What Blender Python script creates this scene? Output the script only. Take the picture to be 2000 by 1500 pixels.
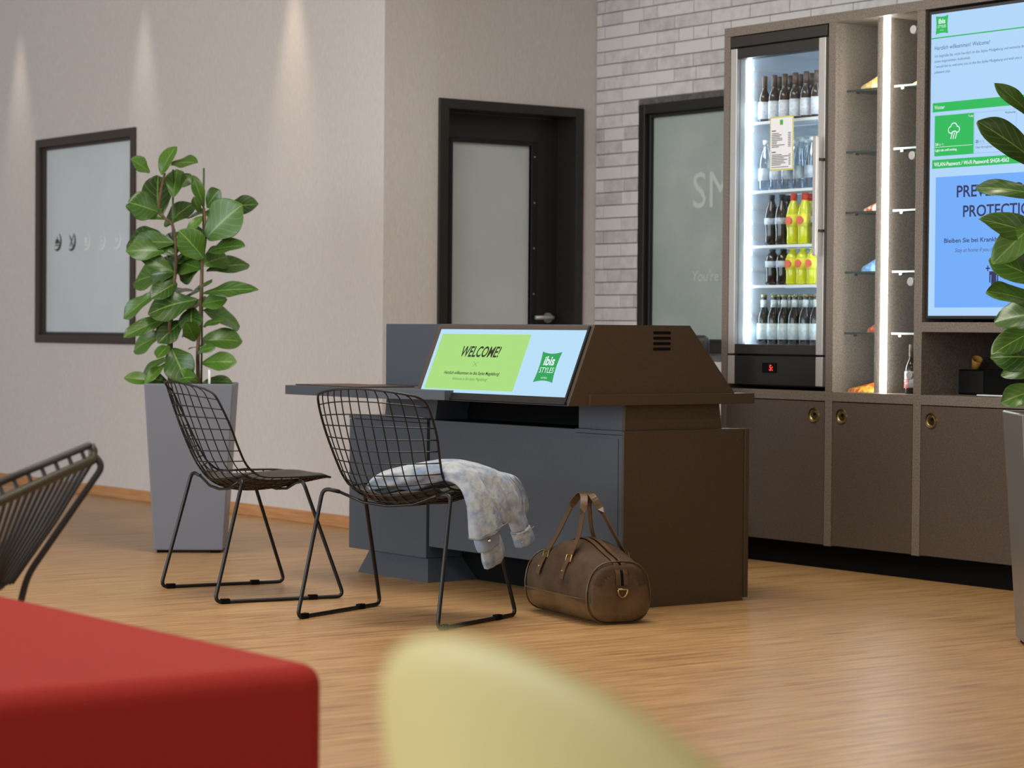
import bpy, bmesh, math, random
from mathutils import Vector, Matrix, Euler, noise
random.seed(7)
S = bpy.context.scene
COL = S.collection
for o in list(bpy.data.objects):
    bpy.data.objects.remove(o)

# ------------------------------------------------------------------ camera
cam_d = bpy.data.cameras.new('camera')
cam_d.sensor_width = 36.0
cam_d.lens = 4713.36 / 2000 * 36.0
cam_d.clip_start = 0.05
cam_d.clip_end = 100
cam = bpy.data.objects.new('camera', cam_d)
COL.objects.link(cam)
_p, _r, _y = 0.0222858, 0.0082469, 0.9354111          # pitch down, roll, yaw (radians)
_f = Vector((-math.sin(_y)*math.cos(_p), math.cos(_y)*math.cos(_p), -math.sin(_p)))
_rt = Vector((math.cos(_y), math.sin(_y), 0))
_up = _rt.cross(_f)
_rt2 = _rt*math.cos(_r) + _up*math.sin(_r)
_up2 = -_rt*math.sin(_r) + _up*math.cos(_r)
M = Matrix((_rt2, _up2, -_f)).transposed().to_4x4()
M.translation = Vector((0, 0, 1.0))
cam.matrix_world = M
cam_d.dof.use_dof = True
cam_d.dof.focus_distance = 8.35
cam_d.dof.aperture_fstop = 4.7
S.camera = cam

# ------------------------------------------------------------------ world, daylight, exposure
w = bpy.data.worlds.new('world')
S.world = w
w.use_nodes = True
w.node_tree.nodes['Background'].inputs[0].default_value = (0.86, 0.92, 1.0, 1)
w.node_tree.nodes['Background'].inputs[1].default_value = 0.34
S.view_settings.view_transform = 'Standard'
S.view_settings.look = 'None'
S.view_settings.gamma = 1.0
S.view_settings.exposure = -0.12
S.view_settings.use_curve_mapping = False

def area_light(name, loc, rot, sx, sy, power, color):
    d = bpy.data.lights.new(name, 'AREA')
    d.shape = 'RECTANGLE'; d.size = sx; d.size_y = sy
    d.energy = power; d.color = color
    o = bpy.data.objects.new(name, d)
    o.location = loc; o.rotation_euler = rot
    COL.objects.link(o)
    return o
# daylight through the glass front on the side the walls face (out of view, behind-left of the camera)
area_light('daylight_front', (-7.5, -3.6, 1.7), (math.radians(90), 0, 0), 13, 2.7, 640, (0.84, 0.92, 1.0))
# warm lounge lighting on the other side of the room
area_light('lounge_glow', (2.6, 3.2, 2.3), (math.radians(90), 0, math.radians(90)), 6, 1.6, 40, (1.0, 0.86, 0.70))
# added top light for back wall and bench, from two invented ceiling panels
area_light('added_top_light', (-7.3, 5.0, 3.15), (0, 0, 0), 2.4, 1.0, 62, (1.0, 0.95, 0.88))
area_light('added_top_light', (-3.6, 2.6, 3.15), (0, 0, 0), 2.4, 1.0, 38, (1.0, 0.95, 0.88))

# ------------------------------------------------------------------ helpers
def lin(c):
    c = c / 255.0
    return c/12.92 if c <= 0.04045 else ((c+0.055)/1.055)**2.4
def rgb(r, g, b):
    return (lin(r), lin(g), lin(b), 1)

def mat(name, col, rough=0.5, metal=0.0, spec=0.5, emit=None, estr=0.0):
    m = bpy.data.materials.new(name)
    m.use_nodes = True
    b = m.node_tree.nodes['Principled BSDF']
    b.inputs['Base Color'].default_value = col
    b.inputs['Roughness'].default_value = rough
    b.inputs['Metallic'].default_value = metal
    b.inputs['Specular IOR Level'].default_value = spec
    if emit:
        b.inputs['Emission Color'].default_value = emit
        b.inputs['Emission Strength'].default_value = estr
    return m
def nodes(m):
    return m.node_tree.nodes, m.node_tree.links, m.node_tree.nodes['Principled BSDF']
def mottled(m, c1, c2, scale=(1, 1, 1), nscale=8.0, detail=6, bump=0.0, bscale=None, contrast=(0.35, 0.65)):
    n, l, b = nodes(m)
    tc = n.new('ShaderNodeTexCoord'); mp = n.new('ShaderNodeMapping')
    mp.inputs['Scale'].default_value = scale
    l.new(tc.outputs['Object'], mp.inputs[0])
    nz = n.new('ShaderNodeTexNoise'); nz.inputs['Scale'].default_value = nscale; nz.inputs['Detail'].default_value = detail
    nz.inputs['Roughness'].default_value = 0.65
    l.new(mp.outputs[0], nz.inputs['Vector'])
    cr = n.new('ShaderNodeValToRGB')
    cr.color_ramp.elements[0].position = contrast[0]; cr.color_ramp.elements[0].color = c1
    cr.color_ramp.elements[1].position = contrast[1]; cr.color_ramp.elements[1].color = c2
    l.new(nz.outputs[0], cr.inputs[0])
    l.new(cr.outputs[0], b.inputs['Base Color'])
    if bump:
        bp = n.new('ShaderNodeBump'); bp.inputs['Strength'].default_value = bump; bp.inputs['Distance'].default_value = 0.004
        l.new(nz.outputs[0], bp.inputs['Height']); l.new(bp.outputs[0], b.inputs['Normal'])
    return m

class MB:
    def __init__(s):
        s.v = []; s.f = []
    def add(s, vs, fs):
        o = len(s.v)
        s.v += [tuple(p) for p in vs]
        s.f += [tuple(i+o for i in f) for f in fs]
        return s
    def box(s, x0, x1, y0, y1, z0, z1):
        return s.add([(x0,y0,z0),(x1,y0,z0),(x1,y1,z0),(x0,y1,z0),(x0,y0,z1),(x1,y0,z1),(x1,y1,z1),(x0,y1,z1)],
                     [(0,3,2,1),(4,5,6,7),(0,1,5,4),(1,2,6,5),(2,3,7,6),(3,0,4,7)])
    def prism(s, poly, axis, a0, a1):
        n = len(poly)
        def P(p, a):
            if axis == 'x': return (a, p[0], p[1])
            if axis == 'y': return (p[0], a, p[1])
            return (p[0], p[1], a)
        vs = [P(p, a0) for p in poly] + [P(p, a1) for p in poly]
        fs = [tuple(range(n))[::-1], tuple(range(n, 2*n))] + [(i, (i+1) % n, n+(i+1) % n, n+i) for i in range(n)]
        return s.add(vs, fs)
    def tube(s, path, r, n=8, closed=False):
        path = [Vector(p) for p in path]
        m = len(path); rings = []
        prev = None
        for i, p in enumerate(path):
            if closed:
                t = path[(i+1) % m] - path[i-1]
            else:
                t = path[min(i+1, m-1)] - path[max(i-1, 0)]
            t.normalize()
            if prev is None:
                a = Vector((0, 0, 1)) if abs(t.z) < 0.9 else Vector((1, 0, 0))
                u = t.cross(a).normalized()
            else:
                u = (prev - t*prev.dot(t))
                u = u.normalized() if u.length > 1e-6 else t.orthogonal().normalized()
            prev = u
            v = t.cross(u)
            rr = r[i] if isinstance(r, (list, tuple)) else r
            rings.append([p + (u*math.cos(2*math.pi*k/n) + v*math.sin(2*math.pi*k/n))*rr for k in range(n)])
        o = len(s.v)
        for ring in rings:
            s.v += [tuple(q) for q in ring]
        last = m if closed else m-1
        for i in range(last):
            j = (i+1) % m
            for k in range(n):
                s.f.append((o+i*n+k, o+i*n+(k+1) % n, o+j*n+(k+1) % n, o+j*n+k))
        if not closed:
            s.f.append(tuple(o+k for k in range(n))[::-1])
            s.f.append(tuple(o+(m-1)*n+k for k in range(n)))
        return s
    def lathe(s, prof, n=16, c=(0, 0, 0)):
        o = len(s.v)
        for r, z in prof:
            for k in range(n):
                a = 2*math.pi*k/n
                s.v.append((c[0]+r*math.cos(a), c[1]+r*math.sin(a), c[2]+z))
        for i in range(len(prof)-1):
            for k in range(n):
                s.f.append((o+i*n+k, o+i*n+(k+1) % n, o+(i+1)*n+(k+1) % n, o+(i+1)*n+k))
        s.f.append(tuple(o+k for k in range(n))[::-1])
        s.f.append(tuple(o+(len(prof)-1)*n+k for k in range(n)))
        return s
    def disc_y(s, cx, cz, r, y0, y1, n=20, rx=None):
        rx = rx or r
        return s.prism([(cx+rx*math.cos(2*math.pi*k/n), cz+r*math.sin(2*math.pi*k/n)) for k in range(n)], 'y', y0, y1)
    def build(s, name, material, parent=None, org=None, smooth=False, bevel=0.0, seg=2, subsurf=0):
        me = bpy.data.meshes.new(name)
        vs = s.v
        if org is not None:
            vs = [(a-org[0], b-org[1], c-org[2]) for a, b, c in vs]
        me.from_pydata(vs, [], s.f)
        bm = bmesh.new(); bm.from_mesh(me)
        bmesh.ops.recalc_face_normals(bm, faces=bm.faces)
        bm.to_mesh(me); bm.free()
        me.update()
        if smooth:
            for p in me.polygons: p.use_smooth = True
        o = bpy.data.objects.new(name, me)
        COL.objects.link(o)
        if material: me.materials.append(material)
        if parent: o.parent = parent
        if bevel:
            md = o.modifiers.new('bevel', 'BEVEL'); md.width = bevel; md.segments = seg; md.limit_method = 'ANGLE'; md.angle_limit = math.radians(40)
        if subsurf:
            md = o.modifiers.new('sub', 'SUBSURF'); md.levels = subsurf; md.render_levels = subsurf
        return o

def smooth_path(pts, n=6):
    """Catmull-Rom through pts"""
    P = [Vector(p) for p in pts]; out = []
    for i in range(len(P)-1):
        p0 = P[max(i-1, 0)]; p1 = P[i]; p2 = P[i+1]; p3 = P[min(i+2, len(P)-1)]
        for k in range(n):
            t = k/n
            out.append(0.5*((2*p1)+(p2-p0)*t+(2*p0-5*p1+4*p2-p3)*t*t+(3*p1-p0-3*p2+p3)*t**3))
    out.append(P[-1]); return out
def fillet(pts, r, n=5):
    P = [Vector(p) for p in pts]; out = [P[0]]
    for i in range(1, len(P)-1):
        a = (P[i-1]-P[i]); b = (P[i+1]-P[i])
        rr = min(r, a.length*0.45, b.length*0.45)
        s_ = P[i]+a.normalized()*rr; e_ = P[i]+b.normalized()*rr
        for k in range(n+1):
            t = k/n
            out.append(s_*(1-t)**2 + P[i]*2*t*(1-t) + e_*t*t)
    out.append(P[-1]); return out

def tag(o, label, cat, group=None):
    o['label'] = label; o['category'] = cat
    if group: o['group'] = group
    return o
def struct(o):
    o['kind'] = 'structure'; return o
def empty(name, loc=(0, 0, 0), rz=0.0):
    o = bpy.data.objects.new(name, None)
    o.empty_display_size = 0.1
    o.location = loc; o.rotation_euler = (0, 0, rz)
    COL.objects.link(o); return o
def thing(name, label, cat, loc=(0, 0, 0), rz=0.0, group=None):
    return tag(empty(name, loc, rz), label, cat, group)
def copy_tree(o, parent=None):
    c = o.copy(); COL.objects.link(c); c.parent = parent
    for ch in list(o.children):
        copy_tree(ch, c)
    return c

def text_mesh(name, body, size, material, parent, loc, rot=(math.pi/2, 0, 0), align='LEFT', shear=0.0, bold=0.0, width=None, org=None, extrude=0.0):
    cu = bpy.data.curves.new('tmp_text', 'FONT')
    cu.body = body; cu.size = size; cu.align_x = align; cu.shear = shear; cu.offset = bold; cu.extrude = extrude
    cu.resolution_u = 3
    t = bpy.data.objects.new('tmp_text', cu)
    COL.objects.link(t)
    dg = bpy.context.evaluated_depsgraph_get(); dg.update()
    me = bpy.data.meshes.new_from_object(t.evaluated_get(dg))
    bpy.data.objects.remove(t); bpy.data.curves.remove(cu)
    me.name = name
    if width:
        xs = [v.co.x for v in me.vertices]
        k = width/max(1e-6, (max(xs)-min(xs)))
        for v in me.vertices: v.co.x *= k
    me.materials.clear(); me.materials.append(material)
    o = bpy.data.objects.new(name, me); COL.objects.link(o)
    l = Vector(loc)
    if org is not None: l = l-Vector(org)
    o.location = l; o.rotation_euler = rot
    if parent: o.parent = parent
    return o

# ------------------------------------------------------------------ materials
M_wall = mottled(mat('wallpaper_beige', rgb(205, 196, 187), 0.85, spec=0.2), rgb(203, 194, 188), rgb(212, 205, 199), (14, 14, 3), 9.0, 6, 0.04)
M_brick = mat('whitewashed_brick', rgb(190, 187, 185), 0.85, spec=0.25)
n, l, b = nodes(M_brick)
oi = n.new('ShaderNodeObjectInfo'); nz = n.new('ShaderNodeTexNoise'); nz.inputs['Scale'].default_value = 22; nz.inputs['Detail'].default_value = 7
tc = n.new('ShaderNodeTexCoord'); ad = n.new('ShaderNodeVectorMath'); ad.operation = 'ADD'
l.new(tc.outputs['Object'], ad.inputs[0]); l.new(oi.outputs['Location'], ad.inputs[1]); l.new(ad.outputs[0], nz.inputs['Vector'])
ma = n.new('ShaderNodeMath'); ma.operation = 'MULTIPLY_ADD'; ma.inputs[1].default_value = 0.45
l.new(oi.outputs['Random'], ma.inputs[0])
mb_ = n.new('ShaderNodeMath'); mb_.operation = 'MULTIPLY'; mb_.inputs[1].default_value = 0.62
l.new(nz.outputs[0], mb_.inputs[0]); l.new(mb_.outputs[0], ma.inputs[2])
cr = n.new('ShaderNodeValToRGB')
cr.color_ramp.elements[0].position = 0.18; cr.color_ramp.elements[0].color = rgb(168, 165, 163)
cr.color_ramp.elements[1].position = 0.6; cr.color_ramp.elements[1].color = rgb(208, 206, 204)
l.new(ma.outputs[0], cr.inputs[0]); l.new(cr.outputs[0], b.inputs['Base Color'])
bp = n.new('ShaderNodeBump'); bp.inputs['Strength'].default_value = 0.35; bp.inputs['Distance'].default_value = 0.004
l.new(nz.outputs[0], bp.inputs['Height']); l.new(bp.outputs[0], b.inputs['Normal'])
M_mortar = mottled(mat('mortar_grey', rgb(120, 117, 115), 0.9, spec=0.1), rgb(80, 77, 75), rgb(108, 105, 103), (1, 1, 1), 30)
M_ceil = mat('ceiling_white', rgb(225, 222, 216), 0.9)

M_floor = mat('oak_vinyl', rgb(200, 152, 100), 0.38, spec=0.45)
n, l, b = nodes(M_floor)
tc = n.new('ShaderNodeTexCoord')
def fnoise(scale, ns, det, rough=0.6):
    mp = n.new('ShaderNodeMapping'); mp.inputs['Scale'].default_value = scale
    l.new(tc.outputs['Object'], mp.inputs[0])
    z = n.new('ShaderNodeTexNoise'); z.inputs['Scale'].default_value = ns; z.inputs['Detail'].default_value = det; z.inputs['Roughness'].default_value = rough
    l.new(mp.outputs[0], z.inputs['Vector']); return z
g1 = fnoise((16, 0.9, 1), 2.2, 9, 0.68)
g2 = fnoise((60, 2.6, 1), 2.0, 5, 0.6)
g3 = fnoise((9, 1.3, 1), 1.6, 3, 0.5)
cr = n.new('ShaderNodeValToRGB')
e = cr.color_ramp.elements
e[0].position = 0.32; e[0].color = rgb(134, 98, 58)
e[1].position = 0.72; e[1].color = rgb(198, 160, 111)
x_ = e.new(0.48); x_.color = rgb(173, 134, 87)
l.new(g1.outputs[0], cr.inputs[0])
cr2 = n.new('ShaderNodeValToRGB')
cr2.color_ramp.elements[0].position = 0.30; cr2.color_ramp.elements[0].color = (0.50, 0.46, 0.42, 1)
cr2.color_ramp.elements[1].position = 0.55; cr2.color_ramp.elements[1].color = (1, 1, 1, 1)
l.new(g2.outputs[0], cr2.inputs[0])
cr3 = n.new('ShaderNodeValToRGB')
cr3.color_ramp.elements[0].position = 0.255; cr3.color_ramp.elements[0].color = (0.42, 0.36, 0.32, 1)
cr3.color_ramp.elements[1].position = 0.345; cr3.color_ramp.elements[1].color = (1, 1, 1, 1)
l.new(g3.outputs[0], cr3.inputs[0])
m1 = n.new('ShaderNodeMixRGB'); m1.blend_type = 'MULTIPLY'; m1.inputs[0].default_value = 0.8
l.new(cr.outputs[0], m1.inputs[1]); l.new(cr2.outputs[0], m1.inputs[2])
m2 = n.new('ShaderNodeMixRGB'); m2.blend_type = 'MULTIPLY'; m2.inputs[0].default_value = 0.7
l.new(m1.outputs[0], m2.inputs[1]); l.new(cr3.outputs[0], m2.inputs[2])
l.new(m2.outputs[0], b.inputs['Base Color'])
bp = n.new('ShaderNodeBump'); bp.inputs['Strength'].default_value = 0.12; bp.inputs['Distance'].default_value = 0.002
l.new(g2.outputs[0], bp.inputs['Height']); l.new(bp.outputs[0], b.inputs['Normal'])

M_skirt = mottled(mat('oak_skirting', rgb(190, 138, 88), 0.5), rgb(178, 124, 76), rgb(200, 148, 98), (2, 30, 30), 3)
M_darkframe = mat('dark_bronze_frame', rgb(58, 46, 36), 0.45)
M_black = mat('black_satin', rgb(22, 21, 20), 0.45)
M_deep = mat('matte_black', rgb(10, 10, 10), 0.8, spec=0.1)
M_doorleaf = mat('door_dark', rgb(38, 34, 30), 0.4)
M_frost = mottled(mat('frosted_glass', rgb(206, 214, 216), 0.32, spec=0.5), rgb(202, 210, 212), rgb(212, 219, 221), (1, 1, 1), 1.2)
M_frost2 = mottled(mat('frosted_glass_green', rgb(160, 170, 164), 0.3, spec=0.5), rgb(146, 157, 151), rgb(172, 181, 175), (1, 1, 1), 1.0)
M_film = mat('pale_film', rgb(232, 236, 236), 0.4)
M_film2 = mat('pale_film_grey', rgb(188, 196, 190), 0.4)
M_film_refl = mat('film_dark_reflection', rgb(62, 60, 54), 0.4)  # same reflective print, its dark reflection put into the colour
M_stone = mottled(mat('speckled_laminate', rgb(110, 100, 91), 0.5, spec=0.35), rgb(88, 79, 71), rgb(132, 121, 110), (1, 1, 1), 160, 3, 0.0, None, (0.3, 0.7))
M_doorpanel = mottled(mat('woven_brown_laminate', rgb(84, 73, 64), 0.33, spec=0.5), rgb(70, 60, 52), rgb(98, 86, 76), (1, 1, 2.2), 120, 3, 0.0, None, (0.3, 0.7))
M_steel = mat('brushed_aluminium', rgb(190, 187, 181), 0.4, 0.55)
M_chrome = mat('chrome', rgb(210, 208, 202), 0.18, 1.0)
M_brass = mat('aged_brass', rgb(150, 130, 92), 0.3, 1.0)
M_white = mat('white_plastic', rgb(232, 236, 240), 0.5)
M_fridge_in = mat('fridge_lining', rgb(226, 234, 242), 0.5)
M_led = mat('led_white', (1, 1, 1, 1), 0.5, emit=(1, 0.97, 0.93, 1), estr=30.0)
M_fridge_led = mat('fridge_led', (1, 1, 1, 1), 0.5, emit=(0.68, 0.84, 1, 1), estr=28.0)
def glass_mat(name, tint, refl=0.08, alpha=0.9):
    m = bpy.data.materials.new(name); m.use_nodes = True
    n = m.node_tree.nodes; l = m.node_tree.links
    n.remove(n['Principled BSDF'])
    t = n.new('ShaderNodeBsdfTransparent'); t.inputs[0].default_value = tint
    g = n.new('ShaderNodeBsdfGlossy'); g.inputs['Roughness'].default_value = 0.03
    mx = n.new('ShaderNodeMixShader'); mx.inputs[0].default_value = refl
    l.new(t.outputs[0], mx.inputs[1]); l.new(g.outputs[0], mx.inputs[2])
    l.new(mx.outputs[0], n['Material Output'].inputs[0])
    return m
M_glass = glass_mat('clear_glass', (0.96, 0.98, 0.98, 1), 0.04)
M_shelfglass = glass_mat('green_shelf_glass', (0.80, 0.88, 0.85, 1), 0.12)
M_edgeglass = mat('glass_edge', rgb(205, 216, 210), 0.2)
M_darkedge = mat('glass_edge_dark', rgb(62, 70, 66), 0.2)
M_kiosk = mottled(mat('anthracite_laminate', rgb(68, 73, 80), 0.5, spec=0.35), rgb(65, 70, 77), rgb(71, 76, 83), (1, 1, 1), 140, 3)
M_kiosk_end = mottled(mat('kiosk_end_brown', rgb(72, 58, 42), 0.5, spec=0.35), rgb(68, 55, 39), rgb(76, 61, 44), (1, 1, 1), 140, 3)  # end faces browner than the grey front
M_wire = mat('black_wire', rgb(15, 14, 13), 0.35, 0.0, 0.4)
M_pad = mat('dark_leather_pad', rgb(52, 45, 38), 0.45)
M_planter = mat('slate_planter', rgb(108, 112, 120), 0.42)
M_planter2 = mat('silver_planter', rgb(120, 116, 110), 0.3, 0.5)
M_soil = mat('potting_soil', rgb(60, 42, 30), 0.95)
M_stem = mottled(mat('fig_bark', rgb(96, 74, 52), 0.8), rgb(74, 56, 38), rgb(118, 92, 64), (1, 1, 0.3), 60)
M_stake = mat('green_stake', rgb(70, 92, 52), 0.6)
M_red = mottled(mat('red_fabric', rgb(146, 38, 31), 0.85, spec=0.2), rgb(140, 36, 29), rgb(153, 41, 34), (1, 1, 1), 200, 2)
M_yellow = mat('pale_yellow_shell', rgb(194, 181, 120), 0.5)
M_rope = mat('black_rope', rgb(34, 31, 27), 0.6)
M_olive = mat('dark_olive_tube', rgb(62, 56, 42), 0.45)

def leaf_material(name, c_dark, c_light, c_vein):
    m = mat(name, c_dark, 0.32, spec=0.5)
    n, l, b = nodes(m)
    uv = n.new('ShaderNodeUVMap'); uv.uv_map = 'UVMap'
    sp = n.new('ShaderNodeSeparateXYZ'); l.new(uv.outputs[0], sp.inputs[0])
    def math_(op, a, bb=None):
        q = n.new('ShaderNodeMath'); q.operation = op
        for i, val in enumerate((a, bb)):
            if val is None: continue
            if isinstance(val, (int, float)): q.inputs[i].default_value = val
            else: l.new(val, q.inputs[i])
        return q.outputs[0]
    au = math_('ABSOLUTE', math_('SUBTRACT', sp.outputs[0], 0.5))
    mid = math_('LESS_THAN', au, 0.022)
    ph = math_('SUBTRACT', math_('MULTIPLY', sp.outputs[1], 6.5), math_('MULTIPLY', au, 4.5))
    fr = math_('FRACT', ph)
    side = math_('LESS_THAN', fr, 0.085)
    vein = math_('MAXIMUM', mid, math_('MULTIPLY', side, 0.6))
    oi = n.new('ShaderNodeObjectInfo')
    tc = n.new('ShaderNodeTexCoord')
    nz = n.new('ShaderNodeTexNoise'); nz.inputs['Scale'].default_value = 14
    l.new(tc.outputs['Object'], nz.inputs['Vector'])
    fac = math_('ADD', math_('MULTIPLY', oi.outputs['Random'], 0.75), math_('MULTIPLY', nz.outputs[0], 0.3))
    mx = n.new('ShaderNodeMixRGB'); l.new(fac, mx.inputs[0]); mx.inputs[1].default_value = c_dark; mx.inputs[2].default_value = c_light
    mv = n.new('ShaderNodeMixRGB'); l.new(vein, mv.inputs[0]); l.new(mx.outputs[0], mv.inputs[1]); mv.inputs[2].default_value = c_vein
    l.new(mv.outputs[0], b.inputs['Base Color'])
    return m
M_leaf = leaf_material('fig_leaf', rgb(28, 56, 22), rgb(78, 118, 36), rgb(116, 146, 68))

M_denim = mat('washed_denim', rgb(168, 176, 184), 0.9, spec=0.1)
n, l, b = nodes(M_denim)
tc = n.new('ShaderNodeTexCoord')
nz = n.new('ShaderNodeTexNoise'); nz.inputs['Scale'].default_value = 22; nz.inputs['Detail'].default_value = 8
l.new(tc.outputs['Object'], nz.inputs['Vector'])
cr = n.new('ShaderNodeValToRGB'); e = cr.color_ramp.elements
e[0].position = 0.34; e[0].color = rgb(128, 143, 165)
e[1].position = 0.6; e[1].color = rgb(170, 175, 178)
x_ = e.new(0.47); x_.color = rgb(152, 161, 171)
l.new(nz.outputs[0], cr.inputs[0]); l.new(cr.outputs[0], b.inputs['Base Color'])
nz2 = n.new('ShaderNodeTexNoise'); nz2.inputs['Scale'].default_value = 38; nz2.inputs['Detail'].default_value = 4
l.new(tc.outputs['Object'], nz2.inputs['Vector'])
bp = n.new('ShaderNodeBump'); bp.inputs['Strength'].default_value = 0.6; bp.inputs['Distance'].default_value = 0.01
l.new(nz2.outputs[0], bp.inputs['Height']); l.new(bp.outputs[0], b.inputs['Normal'])
M_denim_seam = mat('denim_seam', rgb(120, 124, 126), 0.9, spec=0.1)
M_denim_in = mat('denim_inside', rgb(142, 156, 176), 0.9, spec=0.1)
M_canvas = mottled(mat('brown_canvas', rgb(68, 51, 35), 0.7, spec=0.25), rgb(58, 43, 30), rgb(78, 59, 41), (1, 1, 1), 12, 5)
M_leather = mottled(mat('brown_leather', rgb(80, 58, 33), 0.35, spec=0.5), rgb(68, 49, 27), rgb(94, 69, 41), (1, 1, 1), 10, 5)
M_bagmetal = mat('bag_brass', rgb(176, 150, 98), 0.3, 1.0)
# ================================================================== the room
XB, YA, YC = -9.918, 6.522, 7.85
struct(MB().box(-18, 4, -4.5, 8.05, -0.1, 0).build('floor', M_floor))
struct(MB().box(-18, 4, -4.5, 8.05, 3.2, 3.3).build('ceiling', M_ceil))

wl = struct(MB().box(-18, -13.80, YA, YA+0.2, 0, 3.2).box(-12.53, XB, YA, YA+0.2, 0, 3.2)
            .box(-13.80, -12.53, YA, YA+0.2, 0, 0.92).box(-13.80, -12.53, YA, YA+0.2, 2.13, 3.2).build('wall_left', M_wall))
wb = struct(MB().box(XB-0.25, XB, YA+0.2, 6.87, 0, 3.2).box(XB-0.25, XB, 7.735, YC+0.2, 0, 3.2)
            .box(XB-0.25, XB, 6.87, 7.735, 2.13, 3.2).build('wall_back', M_wall))
wr = struct(MB().box(XB, -9.53, YC, YC+0.2, 0, 3.2).box(-8.27, 4, YC, YC+0.2, 0, 3.2)
            .box(-9.53, -8.27, YC, YC+0.2, 0, 0.92).box(-9.53, -8.27, YC, YC+0.2, 2.13, 3.2).build('wall_right', M_mortar))
struct(MB().box(-18, XB, YA-0.016, YA-0.0005, 0, 0.062).build('baseboard_left', M_skirt, bevel=0.003))

# whitewashed bricks on the right-hand wall, running bond, each one a piece
BL, BH, J = 0.28, 0.0665, 0.0034
brick_meshes = {}
def brick_mesh(x0, x1, z0, z1, var):
    key = (round(x1-x0, 3), round(z1-z0, 3), var)
    if key not in brick_meshes:
        rnd = random.Random(hash(key) & 0xffff)
        hx, hz = (x1-x0)/2, (z1-z0)/2
        def j(): return rnd.uniform(-0.0012, 0.0012)
        c = 0.004
        m = MB()
        fr = [(-hx+c+j(), -0.008, -hz+c+j()), (hx-c+j(), -0.008, -hz+c+j()), (hx-c+j(), -0.008, hz-c+j()), (-hx+c+j(), -0.008, hz-c+j())]
        bk = [(-hx, -0.0045, -hz), (hx, -0.0045, -hz), (hx, -0.0045, hz), (-hx, -0.0045, hz)]
        wk = [(-hx, 0, -hz), (hx, 0, -hz), (hx, 0, hz), (-hx, 0, hz)]
        m.add(fr+bk+wk, [(0, 1, 2, 3)] + [(i, 4+i, 4+(i+1) % 4, (i+1) % 4) for i in range(4)] + [(4+i, 8+i, 8+(i+1) % 4, 4+(i+1) % 4) for i in range(4)])
        me = bpy.data.meshes.new('brick'); me.from_pydata(m.v, [], m.f); me.materials.append(M_brick)
        bm = bmesh.new(); bm.from_mesh(me); bmesh.ops.recalc_face_normals(bm, faces=bm.faces); bm.to_mesh(me); bm.free()
        brick_meshes[key] = me
    return brick_meshes[key]
far_bricks = MB()
row = 0
z = 2.516 - BH*37
while z < 3.19:
    k = round((z-2.516)/BH)
    ph = -9.849 if k % 2 == 0 else -9.704
    x = ph - BL*2
    while x < -5.6:
        cuts = [x, x+BL]
        if random.random() < 0.10: cuts = [x, x+BL*random.choice((0.4, 0.6)), x+BL]
        for a, bb in zip(cuts[:-1], cuts[1:]):
            x0, x1 = max(a+J/2, XB+0.002), bb-J/2
            z0, z1 = max(z+J/2, 0.0), min(z+BH-J/2, 3.198)
            segs = [(x0, x1)]
            if z1 > 0.895 and z0 < 2.153:      # window hole
                segs = []
                if x0 < -9.554: segs.append((x0, min(x1, -9.556)))
                if x1 > -8.244: segs.append((max(x0, -8.242), x1))
            for s0, s1 in segs:
                if s1-s0 < 0.02 or z1-z0 < 0.02: continue
                if s0 > -8.55 and z1 < 2.1: continue        # behind the cabinet
                if z0 < 2.70:
                    o = bpy.data.objects.new('brick', brick_mesh(s0, s1, z0, z1, random.randint(0, 2)))
                    o.location = ((s0+s1)/2, YC, (z0+z1)/2); COL.objects.link(o); o.parent = wr
                else:
                    far_bricks.box(s0, s1, YC-0.008, YC, z0, z1)
        x += BL
    z += BH
o = far_bricks.build('upper_bricks', M_brick, wr); o['kind'] = 'stuff'

# ---- frosted window in the left wall with a row of service icons
def window(name, x0, x1, z0, z1, yw, frame_mat, pane_mat, fw=0.05):
    root = empty(name, ((x0+x1)/2, yw, z0)); struct(root)
    org = root.location
    for (a, bb, c, d, nm) in ((x0, x0+fw, z0, z1, 'frame_stile'), (x1-fw, x1, z0, z1, 'frame_stile'), (x0+fw, x1-fw, z1-fw, z1, 'frame_rail'), (x0+fw, x1-fw, z0, z0+fw, 'frame_rail')):
        MB().box(a, bb, yw-0.018, yw+0.06, c, d).build(nm, frame_mat, root, org, bevel=0.004)
    i = fw; t = 0.018
    for (a, bb, c, d) in ((x0+i, x0+i+t, z0+i, z1-i), (x1-i-t, x1-i, z0+i, z1-i), (x0+i+t, x1-i-t, z1-i-t, z1-i), (x0+i+t, x1-i-t, z0+i, z0+i+t)):
        MB().box(a, bb, yw+0.008, yw+0.05, c, d).build('glazing_bead', frame_mat, root, org, bevel=0.003)
    pane = MB().box(x0+i, x1-i, yw+0.03, yw+0.042, z0+i, z1-i).build('pane', pane_mat, root, org)
    return root, pane
w1, p1 = window('window_1', -13.82, -12.511, 0.899, 2.153, YA, M_darkframe, M_frost)
og = w1.location
yi = YA+0.029
def ring_arc(cx, cz, r, th, a0, a1, material, k=24):
    # crescent : thick at the middle of the arc, thin at its ends
    po, pi_ = [], []
    for i in range(k+1):
        a = math.radians(a0+(a1-a0)*i/k)
        t = th*math.sin(math.pi*i/k)+0.002
        po.append((cx+r*math.cos(a), cz+r*math.sin(a))); pi_.append((cx+(r-t)*math.cos(a), cz+(r-t)*math.sin(a)))
    m = MB()
    for i in range(k):
        m.prism([po[i], po[i+1], pi_[i+1], pi_[i]], 'y', yi-0.0015, yi)
    return m
icons = [(-13.600, 1.520, 'cloche'), (-13.405, 1.517, 'cutlery'), (-13.207, 1.514, 'cup'), (-13.005, 1.513, 'keys'), (-12.808, 1.513, 'smile')]
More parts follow.
